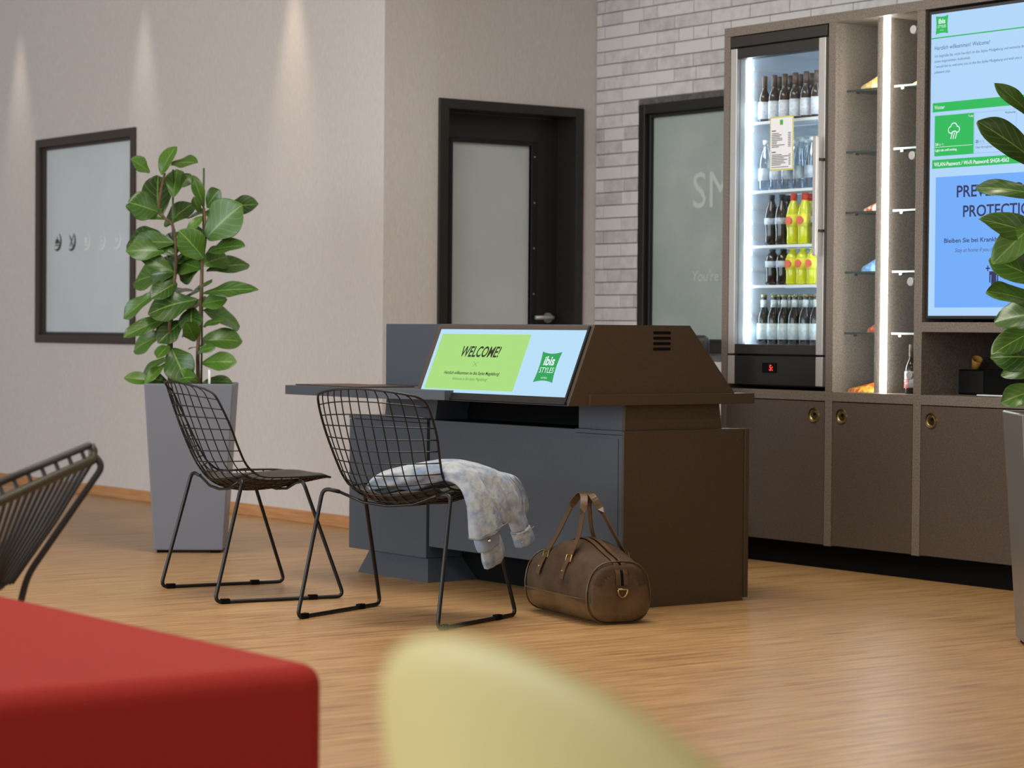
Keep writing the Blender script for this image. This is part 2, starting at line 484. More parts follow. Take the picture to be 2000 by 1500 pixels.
for i, (cx, cz, kind) in enumerate(icons):
    mt = M_film_refl if i == 0 else M_film
    m = ring_arc(cx, cz, 0.058, 0.02, -130, 60, mt)
    if kind == 'cloche':
        m.prism([(cx-0.028+0.056*(0.5-0.5*math.cos(math.pi*k/10)), cz-0.012+0.03*math.sin(math.pi*k/10)) for k in range(11)], 'y', yi-0.0015, yi)
        m.box(cx-0.03, cx+0.03, yi-0.0015, yi, cz-0.026, cz-0.019); m.disc_y(cx, cz+0.025, 0.005, yi-0.0015, yi, 8)
    elif kind == 'cutlery':
        for s in (-1, 1):
            m.prism([(cx-s*0.024-0.004, cz+0.034), (cx-s*0.024+0.006, cz+0.036), (cx+s*0.02+0.004, cz-0.03), (cx+s*0.02-0.004, cz-0.03)], 'y', yi-0.0015, yi)
        mt = M_film_refl
    elif kind == 'cup':
        m.prism([(cx-0.022, cz+0.022), (cx+0.018, cz+0.022), (cx+0.012, cz-0.016), (cx-0.016, cz-0.016)], 'y', yi-0.0015, yi)
        m.box(cx-0.028, cx+0.024, yi-0.0015, yi, cz-0.027, cz-0.021)
    elif kind == 'keys':
        for dx, dz in ((-0.014, 0.02), (0.012, 0.022), (-0.004, -0.004), (0.016, -0.002), (0.0, -0.026)):
            m.disc_y(cx+dx, cz+dz, 0.009, yi-0.0015, yi, 10)
    else:
        m.prism([(cx-0.022, cz+0.006), (cx-0.011, cz+0.014), (cx, cz+0.006), (cx+0.011, cz+0.014), (cx+0.022, cz+0.006), (cx, cz-0.022)], 'y', yi-0.0015, yi)
        m.box(cx-0.018, cx-0.008, yi-0.0015, yi, cz+0.024, cz+0.033); m.box(cx+0.008, cx+0.018, yi-0.0015, yi, cz+0.024, cz+0.033)
    m.build('icon', mt, p1, None).location = -Vector(og)

w2, p2 = window('window_2', -9.554, -8.244, 0.895, 2.153, YC, M_black, M_frost2)
text_mesh('lettering', 'SM', 0.255, M_film2, p2, (-9.185, YC+0.0285, 1.617), org=w2.location)
text_mesh('lettering', "You're at", 0.075, M_film2, p2, (-9.182, YC+0.0285, 1.252), shear=0.15, org=w2.location)

# ---- door with frosted light
XL = XB-0.152
d1 = empty('door_1', (XB, 7.3, 0)); struct(d1); og = d1.location
for (a, bb, z0, z1, nm) in ((6.844, 6.90, 0, 2.154, 'door_jamb'), (7.706, 7.756, 0, 2.154, 'door_jamb'), (6.90, 7.706, 2.106, 2.154, 'door_head')):
    MB().box(XB-0.2, XB+0.016, a, bb, z0, z1).build(nm, M_doorleaf, d1, og, bevel=0.003)
lf = MB()
y0, y1, gy0, gy1, gz0, gz1 = 6.903, 7.703, 7.037, 7.537, 0.25, 1.957
lf.box(XL-0.04, XL, y0, gy0, 0.005, 2.103).box(XL-0.04, XL, gy1, y1, 0.005, 2.103).box(XL-0.04, XL, gy0, gy1, 0.005, gz0).box(XL-0.04, XL, gy0, gy1, gz1, 2.103)
leaf_o = lf.build('door_leaf', M_doorleaf, d1, og)
MB().box(XL-0.03, XL-0.018, gy0, gy1, gz0, gz1).build('glass_panel', mottled(mat('frosted_door_glass', rgb(206, 213, 211), 0.3), rgb(200, 207, 205), rgb(212, 218, 216), (1, 1, 1), 1.0), d1, og)
for (a, bb, c, d) in ((gy0-0.022, gy0, gz0, gz1+0.022), (gy1, gy1+0.034, gz0, gz1+0.022), (gy0, gy1, gz1, gz1+0.022)):
    MB().box(XL-0.02, XL+0.008, a, bb, c, d).build('glazing_bead', M_black, leaf_o, og, bevel=0.002)
for zz in (1.902, 1.664, 1.427, 1.19):
    MB().prism([(7.553+0.004*math.cos(k*math.pi/4), zz+0.004*math.sin(k*math.pi/4)) for k in range(8)], 'x', XL+0.006, XL+0.0105).build('screw', M_chrome, leaf_o, og)
hd = MB().prism([(7.651+0.026*math.cos(k*math.pi/10), 1.066+0.026*math.sin(k*math.pi/10)) for k in range(20)], 'x', XL, XL+0.012).build('handle_rosette', M_steel, d1, og)
MB().tube(fillet([(XL+0.01, 7.651, 1.068), (XL+0.055, 7.651, 1.068), (XL+0.055, 7.535, 1.066)], 0.012), 0.0105, 10).build('door_handle', M_steel, d1, og, smooth=True)

# ---- ceiling downlights (fixture + its light)
def downlight(x, y, power, color, size, blend, label, grp):
    t = thing('downlight', label, 'light', (x, y, 3.2), group=grp)
    MB().lathe([(0.045, -0.002), (0.062, -0.006), (0.062, 0.0), (0.045, 0.0)], 20).build('trim_ring', M_white, t)
    MB().lathe([(0.0001, -0.001), (0.044, -0.001), (0.044, 0.0), (0.0001, 0.0)], 20).build('lens', mat('lamp_lens', (1, 1, 1, 1), 0.5, emit=(*color, 1), estr=6.0), t)
    d = bpy.data.lights.new('downlight_beam', 'SPOT'); d.energy = power; d.color = color
    d.spot_size = math.radians(size); d.spot_blend = blend; d.shadow_soft_size = 0.04
    o = bpy.data.objects.new('downlight_beam', d); COL.objects.link(o); o.parent = t; o.location = (0, 0, -0.02)
    return t
for x, pw, colr in ((-14.08, 42, (1.0, 0.93, 0.82)), (-12.42, 38, (1.0, 0.93, 0.82)), (-10.77, 64, (1.0, 0.85, 0.62))):
    downlight(x, YA-0.125, pw, colr, 34, 0.9, 'small recessed ceiling downlight grazing the beige left wall', 'wall washing downlights')
for x, y in ((-8.6, 3.6), (-6.2, 3.0), (-3.6, 4.6), (-5.6, 5.6), (-3.4, 1.4), (-8.4, 1.2), (-1.2, 2.6)):  # unseen downlights added to light the floor and objects
    downlight(x, y, 55, (1.0, 0.86, 0.68), 105, 0.7, 'added warm ceiling downlight over the open floor', 'added floor downlights')

for x, y, lab in ((-7.3, 5.0, 'added white ceiling light panel above the reception kiosk'), (-3.6, 2.6, 'added white ceiling light panel above the red bench')):
    t = thing('added_light_panel', lab, 'light', (x, y, 3.2))  # unseen fixture added to go with the top light
    MB().box(-1.24, 1.24, -0.54, 0.54, -0.03, 0).build('housing', M_white, t, bevel=0.004)
    MB().box(-1.2, 1.2, -0.5, 0.5, -0.033, -0.03).build('diffuser', mat('added_panel_diffuser', (1, 1, 1, 1), 0.5, emit=(1, 0.95, 0.88, 1), estr=2.0), t)

# ================================================================== wall cabinet
CX = [(-8.078, -8.038), (-7.415, -7.371), (-6.904, -6.86), (-6.10, -6.056)]
YF, YBK = 7.11, YC-0.002
cab = thing('wall_cabinet', 'tall speckled brown built-in cabinet wall with three lower doors and open niches', 'cabinet', (-7.07, YF, 0))
og = cab.location
for a, bb in CX:
    MB().box(a, bb, YF, YBK, 0.1, 2.303).build('upright_panel', M_stone, cab, og, bevel=0.0015)
MB().box(CX[0][0], CX[3][1], YF, YBK, 2.303, 2.343).build('top_panel', M_stone, cab, og, bevel=0.0015)
for (a, bb) in ((CX[0][1], CX[1][0]), (CX[1][1], CX[2][0]), (CX[2][1], CX[3][0])):
    MB().box(a, bb, YF, YBK, 0.712, 0.752).build('shelf_rail', M_stone, cab, og, bevel=0.0015)
MB().box(CX[2][1], CX[3][0], YF, YBK, 1.006, 1.046).build('shelf_rail', M_stone, cab, og, bevel=0.0015)
MB().box(CX[0][0], CX[3][1], YBK-0.015, YBK, 0.1, 2.303).build('back_panel', M_stone, cab, og)
MB().box(CX[1][1], CX[2][0], 7.50, 7.515, 0.752, 2.303).build('niche_back', M_stone, cab, og)
MB().box(CX[2][1], CX[3][0], 7.60, 7.615, 0.752, 1.006).build('niche_back', M_stone, cab, og)
MB().box(CX[0][0]+0.01, CX[3][1]-0.01, 7.15, YBK, 0.0, 0.1).build('toe_kick', M_deep, cab, og)
knobs = [-7.48, -7.313, -6.801]
for i, (a, bb) in enumerate(((CX[0][1]+0.003, CX[1][0]-0.003), (CX[1][1]+0.003, CX[2][0]-0.003), (CX[2][1]+0.003, CX[3][0]-0.003))):
    dr = MB().box(a, bb, YF+0.001, YF+0.02, 0.104, 0.708).build('cabinet_door', M_doorpanel, cab, og, bevel=0.001)
    kx, kz = knobs[i], 0.651
    # recessed cup ring
    ring = MB()
    N = 28
    for (r0, ya, r1, yb) in ((0.033, YF+0.001, 0.030, YF-0.005), (0.030, YF-0.005, 0.023, YF-0.003), (0.023, YF-0.003, 0.0195, YF+0.0005)):
        vs = [(kx+r0*math.cos(2*math.pi*k/N), ya, kz+r0*1.0*math.sin(2*math.pi*k/N)) for k in range(N)] + [(kx+r1*math.cos(2*math.pi*k/N), yb, kz+r1*math.sin(2*math.pi*k/N)) for k in range(N)]
        ring.add(vs, [(k, (k+1) % N, N+(k+1) % N, N+k) for k in range(N)])
    rg = ring.build('ring_pull', M_brass, dr, og, smooth=True)
    cup = MB()
    prof = [(0.0195, 0.0005), (0.018, -0.0002), (0.012, -0.0007), (0.0, -0.0009)]
    for (r0, a0), (r1, a1) in zip(prof[:-1], prof[1:]):
        vs = [(kx+r0*math.cos(2*math.pi*k/N), YF+a0, kz+r0*math.sin(2*math.pi*k/N)) for k in range(N)] + [(kx+r1*math.cos(2*math.pi*k/N), YF+a1, kz+r1*math.sin(2*math.pi*k/N)) for k in range(N)]
        cup.add(vs, [(k, (k+1) % N, N+(k+1) % N, N+k) for k in range(N)])
    cup.build('pull_cup', mat('dark_brass', rgb(128, 108, 72), 0.35, 1.0), dr, og, smooth=True)
    MB().disc_y(kx+0.004, kz+0.004, 0.007, YF-0.0022, YF-0.001, 14).build('pull_latch', M_deep, dr, og)
# middle niche: divider with LED profile, glass shelves, frameless glass door
MB().box(-7.167, -7.118, 7.15, 7.50, 0.752, 2.303).build('niche_divider', M_stone, cab, og, bevel=0.001)
MB().box(-7.118, -7.094, 7.136, 7.150, 0.753, 2.302).build('led_strip', M_led, cab, og)
MB().box(-7.1715, -7.167, 7.168, 7.182, 0.756, 2.300).build('led_strip', M_led, cab, og)  # second strip added out of sight to brighten the left niche wall
for zt in (2.021, 1.764, 1.510, 1.258, 1.003):
    for a, bb, edge in ((CX[1][1]+0.001, -7.168, M_darkedge), (-7.093, CX[2][0]-0.001, M_edgeglass)):
        sh = MB().box(a, bb, 7.177, 7.49, zt-0.008, zt).build('glass_shelf', M_shelfglass, cab, og)
        MB().box(a, bb, 7.1745, 7.177, zt-0.008, zt).build('shelf_edge', edge, sh, og)
        MB().box(a+0.035, a+0.05, 7.18, 7.20, zt-0.017, zt-0.0085).build('shelf_clip', M_chrome, sh, og)
gd = MB().box(CX[1][1]+0.004, CX[2][0]-0.006, 7.1215, 7.1275, 0.757, 2.298).build('glass_door', M_glass, cab, og)
MB().box(CX[2][0]-0.006, CX[2][0]-0.004, 7.1205, 7.1285, 0.757, 2.298).build('glass_edge', M_edgeglass, gd, og)
for zz in (2.23, 1.721, 1.21, 0.83):
    MB().disc_y(-6.926, zz, 0.0175, 7.108, 7.121, 22).build('hinge_disc', M_steel, gd, og, bevel=0.002)
    MB().box(-6.921, CX[2][0]-0.0005, 7.112, 7.121, zz-0.007, zz+0.007).build('hinge_arm', M_black, gd, og)

# ---- drinks fridge built into the first bay
fr = thing('drinks_fridge', 'black glass-door drinks fridge with aluminium edges standing in the cabinet wall', 'fridge', (-7.7265, 7.1, 0.754))
og = fr.location
fx0, fx1 = -8.033, -7.42
m = MB()
m.box(fx0, fx0+0.03, 7.165, 7.70, 0.765, 2.29).box(fx1-0.03, fx1, 7.165, 7.70, 0.765, 2.29).box(fx0, fx1, 7.66, 7.70, 0.765, 2.29)
m.box(fx0, fx1, 7.165, 7.66, 2.25, 2.29).box(fx0, fx1, 7.165, 7.66, 0.765, 0.925)
body = m.build('cabinet_body', M_black, fr, og)
m = MB()
m.box(fx0+0.03, fx0+0.045, 7.17, 7.645, 0.94, 2.235).box(fx1-0.045, fx1-0.03, 7.17, 7.645, 0.94, 2.235)
m.box(fx0+0.03, fx1-0.03, 7.645, 7.66, 0.925, 2.25).box(fx0+0.03, fx1-0.03, 7.17, 7.645, 2.235, 2.25).box(fx0+0.03, fx1-0.03, 7.17, 7.645, 0.925, 0.945)
m.build('lining', M_fridge_in, fr, og)
for k in range(18):
    zz = 1.0+k*0.068
    MB().box(fx0+0.045, fx0+0.053, 7.2, 7.6, zz, zz+0.012).build('shelf_runner', M_white, fr, og)
MB().box(fx0+0.046, fx0+0.054, 7.171, 7.181, 0.96, 2.22).build('fridge_light', M_fridge_led, fr, og)
MB().box(fx1-0.054, fx1-0.046, 7.171, 7.181, 0.96, 2.22).build('fridge_light', M_fridge_led, fr, og)
MB().box(fx0, fx1, 7.105, 7.164, 2.252, 2.298).build('top_grille', M_doorleaf, fr, og, bevel=0.002)
for z0, z1 in ((2.2, 2.246), (0.905, 0.948)):
    MB().box(fx0+0.048, fx1-0.048, 7.105, 7.16, z0, z1).build('door_rail', M_doorleaf, fr, og, bevel=0.002)
for a, bb in ((fx0+0.006, fx0+0.048), (fx1-0.048, fx1-0.006)):
    MB().box(a, bb, 7.103, 7.16, 0.905, 2.246).build('door_stile', M_steel, fr, og, bevel=0.003)
    MB().box(a, bb, 7.103, 7.16, 0.772, 0.897).build('kick_trim', M_steel, fr, og, bevel=0.003)
MB().box(fx0+0.048, fx1-0.048, 7.120, 7.126, 0.948, 2.2).build('door_glass', M_glass, fr, og)
MB().box(fx0+0.048, fx1-0.048, 7.106, 7.16, 0.772, 0.897).build('kick_panel', M_black, fr, og, bevel=0.002)
MB().box(-7.452, -7.428, 7.058, 7.075, 1.325, 1.828).build('door_handle', M_steel, fr, og, bevel=0.004)
for zz in (1.43, 1.73):
    MB().box(-7.440, -7.424, 7.074, 7.105, zz-0.006, zz+0.006).build('handle_bracket', M_black, fr, og)
dp = MB().box(-7.80, -7.712, 7.102, 7.107, 0.825, 0.868).build('thermostat_display', M_deep, fr, og)
M_red7 = mat('red_digit', (0.1, 0, 0, 1), 0.5, emit=(1, 0.05, 0.03, 1), estr=1.4)
text_mesh('lettering', '5:', 0.034, M_red7, dp, (-7.755, 7.1015, 0.835), bold=0.001, org=og)
for zs in (1.927, 1.624, 1.383, 1.208):
    sh = MB().box(fx0+0.055, fx1-0.055, 7.185, 7.197, zs-0.013, zs-0.001).build('wire_shelf', M_white, fr, og)
    rods = MB()
    for k in range(24):
        x = fx0+0.06+k*(fx1-fx0-0.12)/23
        rods.box(x-0.0018, x+0.0018, 7.197, 7.62, zs-0.006, zs-0.002)
    rods.box(fx0+0.053, fx1-0.053, 7.40, 7.405, zs-0.010, zs-0.006)
    rods.build('shelf_rods', M_white, sh, og)
# price list taped on the glass
ml = tag(MB().box(-7.781, -7.634, 7.1165, 7.1185, 1.699, 1.932).build('price_list', mat('menu_yellow', rgb(206, 196, 110), 0.6)), 'white price list with yellow border taped to the fridge door', 'sign')
MB().box(-7.775, -7.640, 7.1155, 7.1165, 1.706, 1.925).build('paper_face', mat('menu_paper', rgb(226, 226, 228), 0.7), ml)
M_ink = mat('grey_ink', rgb(92, 92, 96), 0.8)
M_green_ink = mat('green_print', rgb(70, 160, 60), 0.6)
MB().box(-7.716, -7.698, 7.1145, 7.1155, 1.895, 1.917).build('logo', M_green_ink, ml)
rr = random.Random(3)
def menu_line(z, x0, x1, h=0.0035):
    MB().box(x0, x1, 7.1148, 7.1155, z, z+h).build('print_line', M_ink, ml)
menu_line(1.868, -7.768, -7.742, 0.005)
for k in range(9):
    zz = 1.857-k*0.0072
    menu_line(zz, -7.768, -7.768+rr.uniform(0.03, 0.09)); menu_line(zz, -7.665, -7.648)
menu_line(1.776, -7.768, -7.742, 0.005)
for k in range(7):
    zz = 1.765-k*0.0072
    menu_line(zz, -7.768, -7.768+rr.uniform(0.05, 0.11)); menu_line(zz, -7.660, -7.648)
menu_line(1.712, -7.768, -7.66, 0.003)

# ---- bottles
def bottle(name, label, prof, bmat, group, lab=None, cap=None, capmat=None, neck=None, dot=None):
    t = thing(name, label, 'bottle', group=group)
    MB().lathe(prof, 16).build('glass_body', bmat, t, smooth=True)
    for z0, z1, r, mt in (lab or []):
        MB().lathe([(r, z0), (r, z1)], 16).build('label', mt, t, smooth=True)
    if cap:
        MB().lathe([(cap[0], cap[1]), (cap[0], cap[2]), (cap[0]*0.8, cap[2]+0.001)], 12).build('cap', capmat, t, smooth=True)
    if dot:
        MB().disc_y(0, dot[1], dot[2], -dot[0]-0.0012, -dot[0]+0.006, 14).build('fruit_print', dot[3], t)
    return t
M_wineglass = mat('dark_wine_glass', rgb(58, 44, 34), 0.12, spec=0.6)
M_wine_foil = mat('brown_foil', rgb(86, 68, 56), 0.4)
M_label = mottled(mat('white_label', rgb(222, 224, 230), 0.6), rgb(196, 200, 210), rgb(232, 233, 237), (1, 1, 1), 90)
M_water = glass_mat('clear_pet', (0.86, 0.92, 0.97, 1), 0.16)
M_waterlabel = mottled(mat('silver_label', rgb(176, 188, 202), 0.4), rgb(150, 163, 180), rgb(206, 214, 224), (1, 1, 0.3), 40)
M_cola = mat('cola_bottle', rgb(40, 26, 20), 0.1, spec=0.6)
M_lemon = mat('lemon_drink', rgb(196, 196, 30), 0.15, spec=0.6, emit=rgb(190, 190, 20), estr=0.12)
M_lemonlabel = mat('yellow_label', rgb(236, 224, 70), 0.5)
M_fruit = mat('pink_fruit', rgb(232, 110, 84), 0.5)
M_redcap = mat('red_cap', rgb(222, 70, 48), 0.4)
M_beer = mat('brown_beer_glass', rgb(30, 24, 18), 0.1, spec=0.6)
M_beerlabel = mottled(mat('beer_label', rgb(204, 214, 216), 0.5), rgb(168, 182, 190), rgb(222, 228, 224), (1, 1, 1), 24)
M_gold = mat('gold_cap', rgb(176, 160, 108), 0.4, 0.6)
def place(t, spots, back_label=None):
    y0 = spots[0][1]
    for i, (x, y, z) in enumerate(spots):
        o = t if i == 0 else copy_tree(t)
        o.location = (x, y, z)
        if back_label and y > y0+0.03:
            o['label'] = back_label
wine = bottle('wine_bottle', 'small dark wine bottle in the front row of the top fridge shelf',
    [(0.024, 0), (0.0255, 0.004), (0.0255, 0.105), (0.022, 0.122), (0.0125, 0.140), (0.0115, 0.198), (0.0115, 0.2)], M_wineglass, 'wine bottles in the fridge',
    [(0.012, 0.088, 0.0262, M_label)], (0.013, 0.150, 0.202), M_wine_foil)
place(wine, [(x, 7.235, 1.928) for x in (-7.950, -7.885, -7.818, -7.750, -7.682, -7.615)] + [(x, 7.30, 1.928) for x in (-7.92, -7.852, -7.784, -7.716, -7.648, -7.58)], 'small dark wine bottle in the back row of the top fridge shelf')
water = bottle('water_bottle', 'clear plastic water bottle in the front row of the second fridge shelf',
    [(0.029, 0), (0.033, 0.006), (0.033, 0.075), (0.0325, 0.12), (0.029, 0.15), (0.014, 0.19), (0.012, 0.205), (0.012, 0.208)], M_water, 'water bottles in the fridge',
    [(0.045, 0.098, 0.0338, M_waterlabel)], (0.0145, 0.205, 0.222), M_white)
place(water, [(x, 7.24, 1.625) for x in (-7.940, -7.866, -7.792, -7.718, -7.644)] + [(x, 7.32, 1.625) for x in (-7.92, -7.84, -7.76, -7.68, -7.60)], 'clear plastic water bottle in the back row of the second fridge shelf')
pet = [(0.026, 0), (0.030, 0.006), (0.0285, 0.05), (0.031, 0.085), (0.031, 0.13), (0.027, 0.155), (0.014, 0.19), (0.012, 0.205)]
cola = bottle('cola_bottle', 'dark cola bottle in the front row of the third fridge shelf', pet, M_cola, 'cola bottles on the third shelf',
    [(0.09, 0.118, 0.0318, M_waterlabel)], (0.0145, 0.203, 0.22), M_black)
place(cola, [(-7.90, 7.24, 1.384), (-7.832, 7.24, 1.384), (-7.605, 7.24, 1.384), (-7.87, 7.31, 1.384)], 'dark cola bottle in the back row of the third fridge shelf')
lemon = bottle('lemonade_bottle', 'yellow red-capped lemonade bottle in the front row of the third fridge shelf', pet, M_lemon, 'lemonade bottles on the third shelf',
    [(0.075, 0.13, 0.0318, M_lemonlabel)], (0.0145, 0.19, 0.222), M_redcap, dot=(0.0318, 0.102, 0.019, M_fruit))
place(lemon, [(-7.753, 7.235, 1.384), (-7.682, 7.235, 1.384), (-7.72, 7.31, 1.384)], 'yellow lemonade bottle in the back row of the third fridge shelf')
pets = [(0.026, 0), (0.030, 0.006), (0.0285, 0.045), (0.031, 0.07), (0.031, 0.105), (0.028, 0.125), (0.016, 0.142), (0.014, 0.147)]
cola2 = bottle('cola_bottle', 'short dark cola bottle with pale label on the fourth fridge shelf', pets, M_cola, 'cola bottles on the fourth shelf',
    [(0.076, 0.104, 0.0318, M_waterlabel)], (0.0155, 0.146, 0.156), M_black)
place(cola2, [(-7.892, 7.24, 1.209), (-7.822, 7.24, 1.209)])
lemon2 = bottle('lemonade_bottle', 'short yellow lemonade bottle with pink fruit label on the fourth fridge shelf', pets, M_lemon, 'lemonade bottles on the fourth shelf',
    [(0.064, 0.114, 0.0318, M_lemonlabel)], (0.0155, 0.146, 0.156), M_lemon, dot=(0.0318, 0.09, 0.018, M_fruit))
place(lemon2, [(-7.755, 7.235, 1.209), (-7.690, 7.235, 1.209), (-7.625, 7.235, 1.209)])
beer = bottle('beer_bottle', 'brown beer bottle in the front row on the fridge floor', [(0.028, 0), (0.030, 0.004), (0.030, 0.118), (0.026, 0.135), (0.0145, 0.165), (0.012, 0.205), (0.0125, 0.212)], M_beer, 'beer bottles in the fridge',
    [(0.022, 0.092, 0.0308, M_beerlabel), (0.160, 0.196, 0.0150, M_beerlabel)], (0.0145, 0.208, 0.219), M_gold)
place(beer, [(x, 7.24, 0.947) for x in (-7.943, -7.877, -7.810, -7.743, -7.675, -7.607)] + [(x, 7.315, 0.947) for x in (-7.92, -7.85, -7.78, -7.71, -7.64)], 'brown beer bottle in the back row on the fridge floor')

# ---- snack bags and bottle in the lit niche
def snack(label, cx, cy, z, wx, h, c1, c2, grp=None, dy=0.07):
    m = MB()
    N = 10
    vs = []
    for i in range(N+1):
        u = i/N
        for j in range(5):
            v = j/4
            x = -wx/2 + wx*u
            puff = math.sin(math.pi*min(max(u, 0.04), 0.96))**0.6
            hh = h*(0.25+0.75*u)*(1 if u < 0.93 else 0.8)
            ang = math.pi*v
            vs.append((x, -math.cos(ang)*dy/2*puff*(1.0-0.25*u), max(0.0, math.sin(ang))*hh*0.98+0.0005))
    fs = [(i*5+j, i*5+j+1, (i+1)*5+j+1, (i+1)*5+j) for i in range(N) for j in range(4)]
    fs += [tuple(range(5)), tuple(range(N*5, N*5+5))] + [(i*5, (i+1)*5, (i+1)*5+4, i*5+4) for i in range(N)]
    m.add(vs, fs)
    mt = mottled(mat('snack_print', c1, 0.35), c1, c2, (1, 1, 1), 45, 3, 0, None, (0.44, 0.56))
    o = m.build('snack_bag', mt, None, smooth=False)
    o.location = (cx, cy, z)
    return tag(o, label, 'snack bag', grp)
snack('yellow crisp bag on the upper left glass shelf', -7.262, 7.24, 2.0215, 0.165, 0.085, rgb(222, 178, 60), rgb(240, 224, 180))
snack('orange snack bag tucked behind the niche divider on the second glass shelf', -7.20, 7.30, 1.7645, 0.05, 0.05, rgb(206, 120, 50), rgb(230, 180, 110))
snack('red and white snack bag on the left middle glass shelf', -7.25, 7.24, 1.5105, 0.14, 0.062, rgb(196, 70, 40), rgb(240, 214, 190))
snack('light blue snack bag on the left fourth glass shelf', -7.255, 7.24, 1.2585, 0.15, 0.085, rgb(96, 150, 210), rgb(150, 190, 232))
snack('rust brown snack bag on the left fifth glass shelf', -7.24, 7.25, 1.0035, 0.12, 0.072, rgb(150, 62, 36), rgb(196, 120, 80))
snack('large red and yellow nut bag lying on the niche floor', -7.268, 7.20, 0.7525, 0.185, 0.05, rgb(206, 70, 30), rgb(240, 190, 70), None, 0.085)
snack('small yellow crisp bag on the upper right glass shelf', -7.000, 7.26, 2.0215, 0.14, 0.05, rgb(226, 190, 80), rgb(242, 226, 170))
snack('dark purple chocolate bag on the right fifth glass shelf', -6.985, 7.27, 1.0035, 0.12, 0.06, rgb(58, 40, 110), rgb(92, 70, 150))
rw = bottle('wine_bottle', 'small red wine bottle with white label on the niche floor', [(0.026, 0), (0.028, 0.004), (0.028, 0.105), (0.022, 0.125), (0.0125, 0.142), (0.0115, 0.198), (0.0115, 0.2)], M_cola, None,
    [(0.025, 0.092, 0.0286, M_label)], (0.013, 0.150, 0.202), M_wine_foil)
rw.location = (-7.005, 7.205, 0.7525)
text_mesh('lettering', 'OT\nER', 0.022, M_redcap, rw, (-0.016, -0.0292, 0.045), bold=0.0005)

# ---- portrait display in the third bay
tv = thing('wall_display', 'large portrait information screen with black bezel built into the cabinet wall', 'screen', (-6.497, 7.13, 1.05))
og = tv.location
TX0, TX1, TZ0, TZ1 = -6.836, -6.157, 1.072, 2.281
MB().box(TX0-0.014, TX1+0.014, 7.122, 7.19, TZ0-0.014, TZ1+0.014).build('bezel', M_black, tv, og, bevel=0.003)
MB().box(-6.72, -6.62, 7.15, 7.18, 1.046, 1.06).build('mount_foot', M_deep, tv, og)
def emat(name, c, s=1.0):
    m = bpy.data.materials.new(name); m.use_nodes = True
    n = m.node_tree.nodes; l = m.node_tree.links
    b = n['Principled BSDF']
    b.inputs['Base Color'].default_value = (0.01, 0.01, 0.01, 1); b.inputs['Roughness'].default_value = 0.25
    b.inputs['Emission Color'].default_value = c; b.inputs['Emission Strength'].default_value = s
    return m
E_bg = emat('screen_pale_blue', rgb(178, 218, 255)); E_green = emat('screen_green', rgb(20, 188, 84)); E_blue = emat('screen_blue', rgb(112, 174, 255))
E_ink = emat('screen_ink', rgb(70, 84, 108)); E_navy = emat('screen_navy', rgb(22, 24, 84)); E_white = emat('screen_white', rgb(236, 250, 255)); E_line = emat('screen_line', rgb(150, 186, 224))
scr = MB().box(TX0, TX1, 7.1205, 7.1225, TZ0, TZ1).build('screen', E_bg, tv, og)
YS = 7.1200
def sbox(x0, x1, z0, z1, m, k=1, nm='graphic'):
    return MB().box(x0, x1, YS-0.0004*k, YS-0.0004*(k-1), z0, z1).build(nm, m, scr, og)
def stext(body, x, z, h, m, w=None, shear=0, bold=0, k=2, align='LEFT'):
    return text_mesh('lettering', body, h/0.70, m, scr, (x, YS-0.0004*k-0.0002, z), shear=shear, bold=bold, width=w, org=og, align=align)
def pillow(cx, cz, hw, hh, y, m, nm, parent, org, k=10, bow=0.12):
    pts = []
    cs = [(-1, -1), (1, -1), (1, 1), (-1, 1)]
    for i in range(4):
        a, bb = cs[i], cs[(i+1) % 4]
        for t in range(k):
            u = t/k
            x = a[0]+(bb[0]-a[0])*u; z = a[1]+(bb[1]-a[1])*u
            s = 1-bow*4*u*(1-u)
            if a[0] == bb[0]: x *= s
            else: z *= s
            pts.append((cx+x*hw, cz+z*hh))
    q = MB().prism(pts, 'y', y-0.0004, y)
    return q
pillow(-6.778, 2.2355, 0.034, 0.037, YS, None, '', None, None).build('logo', E_green, scr, og)
stext('ibis', -6.778, 2.241, 0.019, E_white, 0.036, bold=0.0008, align='CENTER')
stext('STYLES', -6.778, 2.224, 0.011, E_white, 0.044, align='CENTER')
stext('HOTELS', -6.778, 2.212, 0.004, E_white, 0.02, align='CENTER')
sbox(TX0, TX1, 2.182, 2.187, E_green)
stext('Herzlich willkommen! Welcome!', -6.816, 2.136, 0.0165, E_ink, 0.293)
stext('Ich begrüße Sie recht herzlich im ibis Styles Madgeburg und wünsche Ihnen', -6.815, 2.107, 0.0105, E_ink, 0.49)
stext('einen angenehmen Aufenthalt.', -6.815, 2.086, 0.0105, E_ink, 0.192)
stext('I would like to welcome you to the ibis Styles Madgeburg and wish you a', -6.815, 2.065, 0.0105, E_ink, 0.457, shear=0.2)
stext('pleasant stay.', -6.815, 2.043, 0.0105, E_ink, 0.086, shear=0.2)
sbox(-6.823, TX1-0.012, 1.888, 1.925, E_green)
stext('Wetter', -6.813, 1.899, 0.0155, E_white, 0.056)
sbox(-6.811, -6.601, 1.711, 1.873, E_green)
for (a, bb, c, d) in ((-6.598, -6.380, 1.8715, 1.873), (-6.598, -6.380, 1.711, 1.7125), (-6.3815, -6.380, 1.7125, 1.8715), (-6.598, -6.5965, 1.7125, 1.8715), (-6.376, -6.17, 1.8715, 1.873), (-6.376, -6.17, 1.711, 1.7125)):
    sbox(a, bb, c, d, E_line)
stext('Today', -6.630, 1.857, 0.009, E_white, 0.028)
stext('Wednesday', -6.439, 1.858, 0.009, E_ink, 0.055)
cl = MB()
